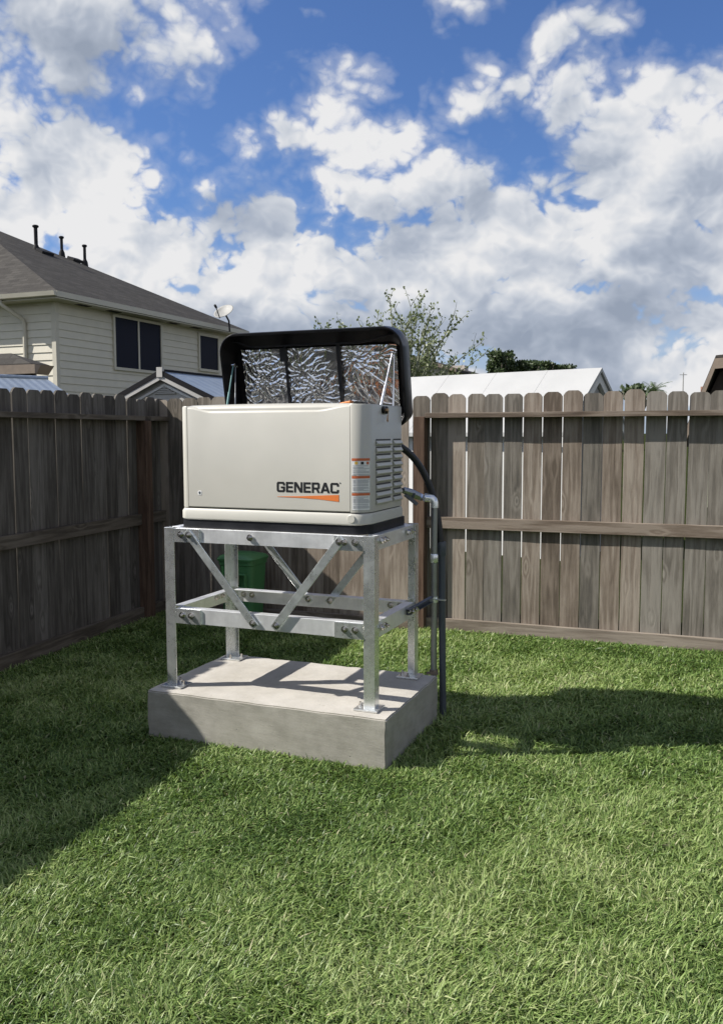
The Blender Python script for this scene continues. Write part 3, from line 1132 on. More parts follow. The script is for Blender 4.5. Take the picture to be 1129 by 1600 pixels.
word = 'GENERAC'
x, hgt = 0.0, 0.0495
adv = []
for ch in word:
    adv.append(x)
    x += LET[ch][0] + (0.13 if ch not in 'RA' else 0.05)
total = x - 0.05 - 0.08
LX0, LX1 = 0.686, 1.012
sxl = (LX1 - LX0) / total
for ch, a in zip(word, adv):
    flat_print('letter', [[(LX0 + (a + px) * sxl, 1.2545 + pz * hgt) for px, pz in poly] for poly in LET[ch][1]], 'logo_black', front, y=GN0 - 0.0006)
flat_print('orange_wedge', [[(LX0 + 0.003, 1.2325), (LX0 + 0.12, 1.2365), (LX0 + 0.22, 1.2420), (LX1, 1.2475), (LX1, 1.2150), (LX0 + 0.22, 1.2245), (LX0 + 0.12, 1.2290), (LX0 + 0.003, 1.2312)]], 'logo_orange', front, y=GN0 - 0.0006)
circ = [[(1.0185 + r_ * math.cos(R(k_ * 30)), 1.3030 + r_ * math.sin(R(k_ * 30))) for k_ in range(12)] for r_ in (0.0034, 0.0022)]
flat_print('trademark_ring', circ, 'logo_black', front, y=GN0 - 0.0006)
# small white badge, lower left
bd = flat_print('badge', [rrect(0.243, 0.265, 1.229, 1.251, 0.005, 4)], 'label_white', front, y=GN0 - 0.0006)
flat_print('badge_mark', [[(0.254 + 0.006 * math.cos(R(k_ * 30)), 1.2412 + 0.006 * math.sin(R(k_ * 30))) for k_ in range(12)], [(0.2485, 1.2335), (0.2595, 1.2335), (0.2595, 1.2351), (0.2485, 1.2351)]], 'conduit_grey', front, y=GN0 - 0.0014)

# outline of the front right corner, used to lay the warning labels round it
cc = (GU1 - RAD, GN0 + RAD)


def corner_pt(s, off):
    """s metres along the outline from the right seam: flat, then the rounded corner, then the side"""
    f0 = cc[0] - UB
    if s < f0:
        return (UB + s, GN0 - off)
    s -= f0
    arc = RAD * math.pi / 2
    if s < arc:
        q = -math.pi / 2 + s / RAD
        return (cc[0] + (RAD + off) * math.cos(q), cc[1] + (RAD + off) * math.sin(q))
    return (GU1 + off, cc[1] + s - arc)


def wrap(s0, s1, z0, z1, off, m):
    n = max(2, int((s1 - s0) / 0.008))
    vs, fs = [], []
    for i in range(n + 1):
        a, b = corner_pt(s0 + (s1 - s0) * i / n, off)
        vs += [(a, b, z0), (a, b, z1)]
    fs = [(2 * i, 2 * i + 2, 2 * i + 3, 2 * i + 1) for i in range(n)]
    m.add(vs, fs)


SS0, SS1 = 0.008, 0.098
for z0, z1 in ((1.342, 1.420), (1.262, 1.338), (1.178, 1.258)):
    m = MB()
    wrap(SS0, SS1, z0, z1, 0.0008, m)
    lab = m.build('warning_label', 'label_white', gen, smooth=True)
    m = MB()
    wrap(SS0, SS1, z1 - 0.012, z1, 0.0016, m)
    m.build('header_band', 'label_orange', lab, smooth=True)
    m = MB()
    zz = z1 - (0.034 if z1 > 1.4 else 0.018)
    while zz > z0 + 0.004:
        e = SS1 - 0.004 - rng.choice([0, 0, 0.006, 0.018, 0.03])
        wrap(SS0 + 0.005, e, zz - 0.0022, zz, 0.0016, m)
        zz -= rng.choice([0.0048, 0.0048, 0.0075])
    m.build('small_print', 'label_grey', lab, smooth=True)
    if z1 > 1.4:
        for q, mt in ((0.014, 'label_yellow'), (0.042, 'logo_black'), (0.070, 'label_orange')):
            m = MB()
            wrap(SS0 + q, SS0 + q + 0.014, z1 - 0.029, z1 - 0.016, 0.0016, m)
            m.build('pictogram', mt, lab, smooth=True)

# louvres on the right end
LOUV = [(0.243, 0.447), (0.482, 0.602)]
z_top, pitch_l = 1.508, 0.0352
for n0, n1 in LOUV:
    for i in range(9):
        zt = z_top - i * pitch_l
        bk = MB().box(GU1 + 0.0004, GU1 + 0.0016, n0 + 0.003, n1 - 0.003, zt - 0.026, zt).build('louver_slot', 'slot_dark', gen)
        prof = [(GU1 + 0.0017, zt - 0.002), (GU1 + 0.0035, zt - 0.002), (GU1 + 0.0125, zt - 0.017), (GU1 + 0.0135, zt - 0.0235), (GU1 + 0.0095, zt - 0.029), (GU1 + 0.0017, zt - 0.031), (GU1 + 0.0017, zt - 0.028), (GU1 + 0.0105, zt - 0.0225)]
        prof = [(GU1 + 0.0017, zt - 0.0085), (GU1 + 0.0040, zt - 0.0075), (GU1 + 0.0125, zt - 0.0215), (GU1 + 0.0118, zt - 0.0255), (GU1 + 0.0017, zt - 0.0325)]
        MB().prism(prof, n0, n1, 'XZ').build('louver', 'cream_enamel', gen, bevel=0.001)

# lock with its keys
for nn, k_ in ((0.338, 0), (0.378, 1)):
    lk = MB()
    lk.tube([(GU1 + 0.0003, nn, 1.6475), (GU1 + 0.009, nn, 1.6475), (GU1 + 0.012, nn, 1.6475)], [0.0185, 0.0185, 0.014], 18)
    lo = lk.build('lock', 'black_plastic', gen, smooth=True)
    if k_ == 0:
        kk = MB()
        kk.obox((GU1 + 0.020, nn + 0.004, 1.6475), (0.009, 0, 0), (0, 0.0012, 0), (0, 0, 0.006))
        kk.tube([(GU1 + 0.024, nn + 0.006, 1.644), (GU1 + 0.025, nn + 0.010, 1.630), (GU1 + 0.024, nn + 0.008, 1.618)], 0.0016, 6)
        kk.obox((GU1 + 0.024, nn + 0.004, 1.604), (0.0012, 0, 0), (0, 0.006, 0.001), (0, -0.002, 0.015))
        kk.obox((GU1 + 0.026, nn - 0.006, 1.609), (0.0012, 0, 0), (0, 0.005, 0.002), (0, 0.004, 0.013))
        kk.build('key', 'brass', lo)

MB().box(0.26, 1.04, 0.24, 0.56, 1.32, 1.60).build('engine_cover', 'black_gasket', gen, bevel=0.03)
# parts that show above the rim
MB().prism([(0.88, 1.62), (0.88, 1.676), (0.93, 1.688), (0.975, 1.696), (0.98, 1.62)], 0.36, 0.40, 'XZ').build('air_duct', 'orange_plastic', gen, bevel=0.004)
MB().prism([(0.992, 1.62), (0.992, 1.695), (1.04, 1.688), (1.05, 1.62)], 0.36, 0.44, 'XZ').build('air_cleaner', 'black_plastic', gen, bevel=0.006)

# lid, standing open: a black tray seen from inside, leaning a little forward
LZ, LN, LEAN = 1.572, 0.640, 0.19
ux = Vector((1, 0, 0))
up = Vector((0, -LEAN, 1)).normalized()
bk = Vector((0, 1, LEAN)).normalized()
LU0, LU1, LH = 0.122, 1.170, 0.500


def lid_pt(u, s, d):
    return Vector((0, LN, LZ)) + ux * u + up * s + bk * d


def lid_loop(iu0, iu1, is0, is1, r, d, bow=0.0):
    pts = rrect(LU0 + iu0, LU1 - iu1, is0, LH - is1, r, 8)
    return [lid_pt(a, b + bow * math.sin(math.pi * min(1, max(0, (a - LU0) / (LU1 - LU0)))) * (1 if b > LH * 0.6 else 0), d) for a, b in pts]


lid = MB()
lr = [0.05, 0.105, 0.105, 0.05]
lid.loft([lid_loop(0.020, 0.020, 0.02, 0.022, [0.04, 0.07, 0.07, 0.04], 0.145, 0.008), lid_loop(0.004, 0.004, 0.004, 0.006, lr, 0.125, 0.01), lid_loop(0, 0, 0, 0, lr, 0.07, 0.012), lid_loop(-0.003, -0.003, -0.002, -0.003, lr, 0.004, 0.012),
          lid_loop(0.000, 0.000, 0.0, 0.0, lr, 0.0, 0.012), lid_loop(0.010, 0.010, 0.01, 0.010, [0.045, 0.078, 0.078, 0.045], 0.0, 0.012), lid_loop(0.014, 0.014, 0.014, 0.016, [0.045, 0.075, 0.075, 0.045], 0.03, 0.012),
          lid_loop(0.032, 0.032, 0.03, 0.074, [0.04, 0.06, 0.06, 0.04], 0.085, 0.0), lid_loop(0.040, 0.040, 0.04, 0.084, [0.04, 0.055, 0.055, 0.04], 0.118, 0.0)])
lido = lid.build('lid', 'black_plastic', gen, smooth=True)
# pressed lip across the inside of the lid, near its top
lp = []
for i in range(25):
    s = i / 24
    e = min(1, s / 0.14, (1 - s) / 0.22)
    e = e * e * (3 - 2 * e)
    lp.append(lid_pt(LU0 + 0.055 + (LU1 - LU0 - 0.11) * s, LH - 0.040 - 0.036 * e + 0.004 * math.sin(math.pi * s), 0.050))
MB().tube(lp, 0.0045, 6).build('lid_lip', 'black_rubber', lido, smooth=True)


def foil_panel(a0, a1, s0, s1, seed, d=0.112):
    rs = np.random.default_rng(seed)
    nx, ny = 96, 100
    X, Y = np.meshgrid(np.linspace(a0, a1, nx), np.linspace(s0, s1, ny))
    cx, cy = (a0 + a1) / 2 + rs.uniform(-0.05, 0.05), s1 - rs.uniform(0.0, 0.12)
    H = np.zeros_like(X)
    # creases fan out round a few gathering points, in short irregular runs
    for k in range(5):
        px, py = rs.uniform(a0 - 0.05, a1 + 0.05), rs.uniform(s0, s1 + 0.05)
        ang = np.arctan2(Y - py, X - px)
        rad = np.hypot(X - px, Y - py)
        f = rs.integers(11, 22)
        wv = np.abs(((ang * f / (2 * np.pi) + 0.35 * np.sin(rad * rs.uniform(30, 60)) + rs.uniform(0, 1)) % 1.0) - 0.5) * 2
        msk = np.exp(-((rad - 0.09) / 0.075) ** 2)
        H += (wv ** 4.0) * msk * 0.0034
    for k in range(80):
        px, py = rs.uniform(a0, a1), rs.uniform(s0, s1)
        q = rs.uniform(0, np.pi)
        lx, ly = np.cos(q), np.sin(q)
        A = (X - px) * lx + (Y - py) * ly
        Bq = -(X - px) * ly + (Y - py) * lx + 6.0 * A * A * rs.uniform(-1, 1)
        H += rs.uniform(-0.5, 1) * 0.0040 * np.exp(-(A / rs.uniform(0.03, 0.09)) ** 2) * np.maximum(0, 1 - np.abs(Bq) / rs.uniform(0.004, 0.009))
    H += 0.0016 * np.sin(X * 23 + seed) * np.sin(Y * 19 + seed * 2)
    vs = [lid_pt(float(X[j, i]), float(Y[j, i]), d - 0.006 + float(-H[j, i])) for j in range(ny) for i in range(nx)]
    fs = [(j * nx + i, j * nx + i + 1, (j + 1) * nx + i + 1, (j + 1) * nx + i) for j in range(ny - 1) for i in range(nx - 1)]
    m = MB()
    m.add(vs, fs)
    o_ = m.build('foil_insulation', 'foil', lido)
    o_.data.shade_smooth()


FS0, FS1 = 0.05, 0.408
foil_panel(0.200, 0.466, FS0, FS1, 3)
foil_panel(0.474, 0.774, FS0, FS1, 5)
foil_panel(0.790, 1.104, FS0, FS1, 9)
m = MB()
m.obox(lid_pt(0.470, 0.23, 0.098), ux * 0.0065, up * 0.19, bk * 0.006)
m.build('strap', 'black_rubber', lido)
m = MB()
m.obox(lid_pt(0.456, 0.375, 0.097), ux * 0.018, up * 0.035, bk * 0.006)
m.build('strap', 'black_rubber', lido)
m = MB()
m.obox(lid_pt(0.782, 0.23, 0.098), ux * 0.0105, up * 0.19, bk * 0.006)
m.build('strap', 'black_rubber', lido)


def rod(name, a, b, r, mat):
    a, b = Vector(a), Vector(b)
    c = a + (b - a) * 0.52
    m_ = MB()
    m_.tube([a, c], r * 0.65, 10)
    m_.tube([c, b], r, 12)
    o_ = m_.build(name, mat, gen, smooth=True)
    e_ = MB()
    e_.tube([a + Vector((-0.008, 0, 0)), a + Vector((0.008, 0, 0))], r * 1.25, 10)
    e_.build('ball_end', 'bright_steel', o_, smooth=True)


rod('gas_strut', lid_pt(0.172, 0.335, 0.045), (0.178, 0.52, 1.62), 0.0065, 'strut_teal')
rod('lid_stay', lid_pt(0.176, 0.325, 0.060), (0.215, 0.56, 1.62), 0.004, 'pipe_steel')
rod('gas_strut', lid_pt(1.105, 0.372, 0.040), (1.070, 0.50, 1.62), 0.0075, 'bright_steel')
rod('lid_stay', lid_pt(1.112, 0.368, 0.050), (1.118, 0.58, 1.62), 0.0055, 'bright_steel')

# ------------------------------------------------------------------ pipework beside the stand
pipe = empty('gas_pipe', tuple(lot(1.266, 0.822)), TH)
tag(pipe, 'slim grey steel gas pipe rising behind the pad with an elbow and shutoff lever', 'pipe')


def P(u, n, z):
    return (u - 1.266, n - 0.822, z)


MB().tube([P(1.266, 0.822, 0.03), P(1.266, 0.822, 1.150)], 0.0165, 16).build('riser', 'pipe_steel', pipe, smooth=True)
MB().tube([P(1.266, 0.822, 0.845), P(1.266, 0.822, 0.852), P(1.266, 0.822, 0.886), P(1.266, 0.822, 0.893)], [0.019, 0.0225, 0.0225, 0.019], 16).build('coupling', 'galvanized', pipe, smooth=True)
el = [P(1.266, 0.822, 1.140), P(1.266, 0.822, 1.165), P(1.262, 0.821, 1.178), P(1.252, 0.819, 1.188), P(1.238, 0.816, 1.192), P(1.215, 0.812, 1.193)]
MB().tube(el, [0.022, 0.0215, 0.0215, 0.0215, 0.0215, 0.022], 14).build('elbow', 'galvanized', pipe, smooth=True)
MB().tube([P(1.218, 0.812, 1.193), P(1.205, 0.808, 1.194), P(1.192, 0.800, 1.197)], [0.024, 0.017, 0.024], 6).build('union_nut', 'bright_steel', pipe)
MB().tube([P(1.194, 0.800, 1.197), P(1.150, 0.765, 1.222), P(1.120, 0.735, 1.236)], [0.019, 0.021, 0.017], 8).build('valve_body', 'pipe_steel', pipe, smooth=True)
MB().tube([P(1.122, 0.737, 1.235), P(1.08, 0.70, 1.238), P(1.03, 0.66, 1.232)], 0.012, 10).build('gas_hose', 'black_rubber', pipe, smooth=True)
m = MB()
m.obox(P(1.158, 0.752, 1.186), (0.030, 0.010, -0.026), (0.004, -0.004, 0.0), (0.005, 0.003, 0.007))
m.obox(P(1.166, 0.758, 1.202), (0.006, 0.002, 0.018), (0.004, -0.004, 0.0), (0.005, 0.003, -0.002))
m.build('lever', 'conduit_grey', pipe, bevel=0.001)
m = MB()
m.tube([P(1.266, 0.822, 0.236), P(1.266, 0.822, 0.262)], 0.023, 14)
m.obox(P(1.262, 0.812, 0.243), (0.03, 0, 0), (0, 0.012, 0), (0, 0, 0.006))
m.build('foot_clamp', 'brown_trim', pipe, smooth=True)

# strut channel reaching from the stand to the riser
ch = MB()
a, b = Vector((1.214, 0.545, 0.624)), Vector((1.262, 0.792, 0.652))
dv = (b - a).normalized()
sv = Vector((dv.y, -dv.x, 0)).normalized()
uv = sv.cross(dv)
mid = (a + b) / 2
for off, wd, ht_ in ((uv * 0.013, 0.012, 0.0016), (uv * -0.013, 0.012, 0.0016), (sv * -0.0105, 0.0015, 0.0114)):
    ch.obox(mid + off, dv * ((b - a).length / 2), sv * wd, uv * ht_)
cho = ch.build('strut_channel', 'conduit_grey', stand)
for f in (0.10, 0.24):
    link('bolt', BOLT, cho, 0, a.lerp(b, f) + sv * 0.006, (0, 0, R(75)))
clampo = MB()
clampo.tube([P(1.266, 0.822, 0.632), P(1.266, 0.822, 0.662)], 0.0215, 16)
clampo.obox(P(1.305, 0.806, 0.650), (0.030, -0.004, 0), (0.001, 0.009, 0), (0, 0, 0.003))
clampo.obox(P(1.262, 0.797, 0.647), (0.010, 0, 0), (0, 0.010, 0), (0, 0, 0.013))
clampo.build('pipe_clamp', 'galvanized', pipe, smooth=True)

con = empty('electrical_conduit', tuple(lot(1.302, 0.856)), TH)
tag(con, 'dark flexible conduit curving out of the generator and down to the grass', 'conduit')


def Q(u, n, z):
    return (u - 1.312, n - 0.856, z)


MB().tube([Q(1.320, 0.856, -0.05), Q(1.312, 0.856, 0.5), Q(1.308, 0.856, 0.93)], 0.0185, 16).build('riser', 'conduit_grey', con, smooth=True)
MB().tube([Q(1.308, 0.856, 0.880), Q(1.308, 0.856, 0.886), Q(1.308, 0.856, 0.948), Q(1.308, 0.856, 0.955)], [0.021, 0.0235, 0.0235, 0.021], 16).build('coupling', 'conduit_grey', con, smooth=True)
hp = [Q(1.02, 0.60, 1.495), Q(1.085, 0.69, 1.482), Q(1.130, 0.745, 1.452), Q(1.180, 0.790, 1.392), Q(1.225, 0.822, 1.305), Q(1.262, 0.845, 1.195), Q(1.285, 0.853, 1.08), Q(1.302, 0.856, 0.94)]
# smooth the hose with a Catmull-Rom pass
hq = []
for i in range(len(hp) - 1):
    p0, p1, p2, p3 = (Vector(hp[max(0, i - 1)]), Vector(hp[i]), Vector(hp[i + 1]), Vector(hp[min(len(hp) - 1, i + 2)]))
    for j in range(6):
        s = j / 6
        hq.append(0.5 * ((2 * p1) + (p2 - p0) * s + (2 * p0 - 5 * p1 + 4 * p2 - p3) * s * s + (3 * p1 - p0 - 3 * p2 + p3) * s ** 3))
hq.append(Vector(hp[-1]))
MB().tube(hq, 0.0185, 14).build('flexible_hose', 'black_rubber', con, smooth=True)

# ------------------------------------------------------------------ green bin in the fence corner
bn = empty('waste_bin', (-0.945, 7.02, 0.0), FA)
bn.scale = (0.86, 0.9, 1.0)
tag(bn, 'green plastic lidded bin in the shaded fence corner seen through the stand', 'bin')


def binloop(w, d, z, r=0.05):
    return [(a, b, z) for a, b in rrect(-w / 2, w / 2, -d / 2, d / 2, r, 5)]


MB().loft([binloop(0.29, 0.26, 0.01), binloop(0.345, 0.31, 0.50), binloop(0.36, 0.325, 0.505), binloop(0.36, 0.325, 0.535)]).build('body', 'bin_green', bn, smooth=True)
MB().loft([binloop(0.38, 0.345, 0.536), binloop(0.385, 0.35, 0.552), binloop(0.36, 0.325, 0.572, 0.07), binloop(0.24, 0.21, 0.590, 0.08), binloop(0.10, 0.09, 0.597, 0.03)]).build('lid', 'bin_green', bn, smooth=True)
m = MB()
for z in (0.33, 0.43):
    m.box(0.03, 0.13, -0.205, -0.155, z, z + 0.014)
m.box(0.03, 0.044, -0.205, -0.155, 0.344, 0.43)
m.box(0.116, 0.13, -0.205, -0.155, 0.344, 0.43)
m.build('handle', 'bin_green', bn, bevel=0.004)
for x in (-0.10, -0.04, 0.0):
    MB().obox((x, -0.150, 0.25), (0.008, 0, 0), (0, 0.010, 0), (0, -0.010, 0.20)).build('rib', 'bin_green', bn)


# ------------------------------------------------------------------ houses beyond the fences
def roof_face(root, name, pts, mat='shingles', thick=0.10):
    """planar roof slab with UVs in metres along the slope"""
    p = [Vector(q) for q in pts]
    e = (p[1] - p[0]).normalized()
    nrm = e.cross(p[-1] - p[0]).normalized()
    if nrm.z < 0:
        nrm = -nrm
    up_ = nrm.cross(e)
    low = [q - Vector((0, 0, thick)) for q in p]
    n = len(p)
    me_ = bpy.data.meshes.new(name)
    me_.from_pydata([tuple(q) for q in p + low], [], [tuple(range(n)), tuple(range(2 * n - 1, n - 1, -1))] + [(i, i + n, (i + 1) % n + n, (i + 1) % n) for i in range(n)])
    bm_ = bmesh.new()
    bm_.from_mesh(me_)
    bmesh.ops.recalc_face_normals(bm_, faces=bm_.faces)
    bm_.to_mesh(me_)
    bm_.free()
    uvl = me_.uv_layers.new(name='UVMap')
    for lp_ in me_.loops:
        q = Vector(me_.vertices[lp_.vertex_index].co) - p[0]
        uvl.data[lp_.index].uv = (q.dot(e), q.dot(up_))
    me_.materials.append(MATS[mat])
    return link(name, me_, root)


HC = at(92, 676, 24.0)
house = empty('two_storey_house', (HC.x, HC.y, 0), TH)
tag(house, 'cream lap sided two storey house with dark hip roof beyond the left fence', 'house')
HL, HW, EZ = 9.15, 17.0, 5.12
MB().box(-HW, -0.03, 0.03, HL, 0, EZ + 0.05).build('wall', 'siding_paint', house)
ex = 0.205
# lap boards, each leaning out over the one below
for i in range(20):
    z0 = 1.05 + i * ex
    if z0 + ex > EZ:
        break
    MB().prism([(-0.029, z0 - 0.014), (0.030, z0 - 0.014), (0.006, z0 + ex), (-0.029, z0 + ex)], 0.10, HL, 'XZ').build('siding_board', 'siding_paint', house)
    MB().prism([(0.029, z0 - 0.014), (-0.030, z0 - 0.014), (-0.006, z0 + ex), (0.029, z0 + ex)], -HW, -0.10, 'YZ').build('siding_board', 'siding_paint', house)
MB().box(-0.095, 0.040, -0.040, 0.095, 0, EZ).build('corner_board', 'trim_paint', house)


def house_pt(px, py, plane='right'):
    """real place on a wall of this house, in its own coordinates"""
    d = ray(px, py)
    o_ = Vector((0, 0, CAMH))
    M_ = Matrix.Rotation(-TH, 3, 'Z')
    dl, ol = M_ @ d, M_ @ (o_ - Vector((HC.x, HC.y, 0)))
    s = -ol.x / dl.x if plane == 'right' else -ol.y / dl.y
    return ol + dl * s


def house_window(pxa, pya, pxb, pyb, leaves):
    a, b = house_pt(pxa, pya), house_pt(pxb, pyb)
    y0, y1 = a.y, b.y
    z1, z0 = a.z, b.z
    w_ = MB()
    fw = 0.085
    w_.box(0.005, 0.075, y0 - fw, y0, z0, z1)
    w_.box(0.005, 0.075, y1, y1 + fw, z0, z1)
    w_.box(0.005, 0.075, y0 - fw, y1 + fw, z1, z1 + fw)
    w_.box(0.005, 0.085, y0 - fw, y1 + fw, z0 - fw, z0)
    wo = w_.build('window', 'trim_paint', house)
    for i in range(leaves):
        p, q = y0 + (y1 - y0) * i / leaves, y0 + (y1 - y0) * (i + 1) / leaves
        MB().box(0.012, 0.045, p + 0.002, q - 0.002, z0 + 0.002, z1 - 0.002).build('pane', 'window_screen', wo)
    for i in range(1, leaves):
        p = y0 + (y1 - y0) * i / leaves
        MB().box(0.02, 0.065, p - 0.035, p + 0.035, z0 + 0.001, z1 - 0.001).build('mullion', 'trim_paint', wo)


house_window(177, 495, 250, 581, 2)
house_window(310, 524, 339, 579, 1)
OV = 0.50
z_e = EZ + 0.10
apex = Vector((-7.5, 4.6, 8.85))
apex2 = Vector((-HW + 6.0, 4.6, 8.85))
c1, c2, c3, c4 = Vector((OV, -OV, z_e)), Vector((OV, HL + OV, z_e)), Vector((-HW - OV, HL + OV, z_e)), Vector((-HW - OV, -OV, z_e))
roof = roof_face(house, 'roof', [c1, c2, apex])
roof_face(house, 'roof', [c4, c1, apex, apex2])
roof_face(house, 'roof', [c2, c3, apex2, apex])
roof_face(house, 'roof', [c3, c4, apex2])
MB().box(-HW - OV + 0.02, OV - 0.02, -OV + 0.02, HL + OV - 0.02, z_e - 0.19, z_e - 0.16).build('soffit', 'trim_paint', house)
m = MB()
m.box(OV - 0.02, OV + 0.015, -OV, HL + OV, z_e - 0.15, z_e - 0.005)
m.box(-HW, OV - 0.021, -OV - 0.015, -OV + 0.02, z_e - 0.15, z_e - 0.005)
m.build('fascia', 'trim_paint', house)
MB().prism([(-OV - 0.016, z_e - 0.14), (-OV - 0.10, z_e - 0.13), (-OV - 0.13, z_e - 0.02), (-OV - 0.016, z_e - 0.02)], -HW, OV + 0.02, 'YZ').build('gutter', 'trim_paint', house)
dp = house_pt(43, 560, 'front')
MB().tube([(dp.x - 0.35, -OV - 0.06, z_e - 0.14), (dp.x - 0.34, -OV - 0.05, z_e - 0.26), (dp.x - 0.02, -0.10, z_e - 0.62), (dp.x, -0.07, z_e - 0.75), (dp.x, -0.07, 0.2)], 0.055, 8).build('downspout', 'trim_paint', house, smooth=True)
# ridge caps and vents follow the right hip face
nrm_r = (c2 - c1).cross(apex - c1).normalized()
if nrm_r.z < 0:
    nrm_r = -nrm_r


def roof_pt(px, py):
    d = ray(px, py)
    M_ = Matrix.Rotation(-TH, 3, 'Z')
    dl, ol = M_ @ d, M_ @ (Vector((0, 0, CAMH)) - Vector((HC.x, HC.y, 0)))
    s = (c1 - ol).dot(nrm_r) / dl.dot(nrm_r)
    return ol + dl * s


for px, py, hh, rr in ((57, 390, 0.80, 0.062), (97, 397, 0.62, 0.052), (133, 412, 0.66, 0.052)):
    p = roof_pt(px, py)
    m = MB()
    m.tube([p - Vector((0, 0, 0.1)), p + Vector((0, 0, 0.05)), p + Vector((0, 0, 0.16))], [rr * 2.3, rr * 1.9, rr], 12)
    m.tube([p + Vector((0, 0, 0.1)), p + Vector((0, 0, hh - 0.08))], rr, 12)
    m.tube([p + Vector((0, 0, hh - 0.09)), p + Vector((0, 0, hh - 0.06)), p + Vector((0, 0, hh - 0.02)), p + Vector((0, 0, hh))], [rr * 1.1, rr * 1.7, rr * 1.7, rr * 1.2], 12)
    m.build('vent_pipe', 'vent_black', house, smooth=True)
for px, py in ((70, 396), (118, 408)):
    p = roof_pt(px, py)
    MB().obox(p + nrm_r * 0.04, (0.0, 0.28, 0.0), Vector((0.16, 0, 0)) - nrm_r * (0.16 * nrm_r.x), nrm_r * 0.05).build('ridge_vent', 'vent_black', house)
for px, py in ((120, 470), (168, 479), (262, 499), (297, 507)):
    p = house_pt(px, py)
    MB().box(0.12, 0.32, p.y - 0.25, p.y + 0.25, z_e - 0.200, z_e - 0.188).build('soffit_vent', 'vent_black', house)

# satellite dish on the far end of that roof
dpnt = roof_pt(353, 513)
Mh = Matrix.Translation((HC.x, HC.y, 0)) @ Matrix.Rotation(TH, 4, 'Z')
dw = Mh @ dpnt
dish = empty('satellite_dish', tuple(dw), 0)
tag(dish, 'grey satellite dish on the eave of the cream house', 'satellite dish')
ax = Vector((-0.35, -0.62, 0.70)).normalized()
sx_ = ax.cross(Vector((0, 0, 1))).normalized()
sy_ = sx_.cross(ax)
cen = Vector((-0.02, -0.1, 0.50))
loops = []
for r_ in (0.02, 0.12, 0.22, 0.31, 0.35):
    loops.append([cen + (sx_ * math.cos(q) * 1.05 + sy_ * math.sin(q) * 0.95) * r_ + ax * (r_ * r_ * 0.75) for q in [2 * math.pi * i / 24 for i in range(24)]])
m = MB()
m.loft(loops, True, False)
do = m.build('reflector', 'dish_grey', dish, smooth=True)
so = do.modifiers.new('solid', 'SOLIDIFY')
so.thickness = 0.015
MB().tube([(0.12, 0.05, -0.1), (0.10, 0.03, 0.25), tuple(cen - ax * 0.02)], 0.03, 8).build('mast', 'vent_black', dish, smooth=True)
tip = cen + ax * 0.42 - sy_ * 0.22
m = MB()
m.tube([cen - sy_ * 0.33 + ax * 0.05, tip], 0.018, 6)
m.tube([tip - ax * 0.02, tip + ax * 0.10], 0.04, 8)
m.build('feed_arm', 'vent_black', dish, smooth=True)

# low brown roof at the left edge
pc = at(63, 575, 14.0)
cov = empty('patio_cover', (pc.x, pc.y, 0), TH)
tag(cov, 'brown trimmed low roof corner at the left edge over the fence', 'patio cover')
ez = pc.z
roof_face(cov, 'roof', [(-4, -0.02, ez + 0.075), (-0.16, -0.02, ez + 0.075), (-0.75, 0.20, ez + 0.27), (-4, 0.20, ez + 0.27)], thick=0.04)
roof_face(cov, 'roof', [(-0.16, -0.02, ez + 0.075), (-0.16, 0.40, ez + 0.075), (-0.75, 0.20, ez + 0.27)], thick=0.04)
roof_face(cov, 'roof', [(-0.16, 0.40, ez + 0.075), (-4, 0.40, ez + 0.075), (-4, 0.20, ez + 0.27), (-0.75, 0.20, ez + 0.27)], thick=0.04)
m = MB()
m.prism([(0.0, ez + 0.05), (-0.10, ez - 0.09), (-0.14, ez - 0.09), (-0.14, ez + 0.05)], -4, 0.02, 'YZ')
m.prism([(0.02, ez + 0.05), (-0.10, ez - 0.09), (-0.14, ez - 0.09), (-0.14, ez + 0.05)], 0.0, 0.30, 'XZ')
m.build('gutter', 'brown_trim', cov)
MB().box(-4, -0.25, 0.16, 0.20, ez - 0.20, ez + 0.045).build('beam', 'brown_dark', cov)
MB().box(-0.66, -0.54, 0.21, 0.33, 0, ez - 0.02).build('post', 'brown_dark', cov)
MB().box(-4, -0.2, 0.003, 0.38, ez + 0.052, ez + 0.070).build('ceiling', 'brown_trim', cov)

# corrugated lean-to roof
mr = at(8, 589, 12.0)
lean_r = empty('lean_to', (mr.x, mr.y, 0), math.atan2(0.65, 0.75))
tag(lean_r, 'low lean-to with blue grey corrugated metal roof behind the left fence', 'lean-to')
zr = mr.z
MB().add([(-3, 0, zr), (0.57, 0, zr), (0.57, -1.7, zr - 0.57), (-3, -1.7, zr - 0.57), (-3, 0, zr - 0.03), (0.57, 0, zr - 0.03), (0.57, -1.7, zr - 0.60), (-3, -1.7, zr - 0.60)],
         [(0, 1, 2, 3), (7, 6, 5, 4), (0, 4, 5, 1), (1, 5, 6, 2), (2, 6, 7, 3), (3, 7, 4, 0)]).build('roof', 'corrugated', lean_r)
MB().tube([(-3, 0, zr + 0.005), (0.58, 0, zr + 0.005)], 0.03, 8).build('ridge_cap', 'corrugated', lean_r)
MB().prism([(-1.5, 0), (-0.1, 0), (-0.1, zr - 0.08), (-1.5, zr - 0.55)], -2.9, 0.4, 'YZ').build('wall', 'grey_siding', lean_r)

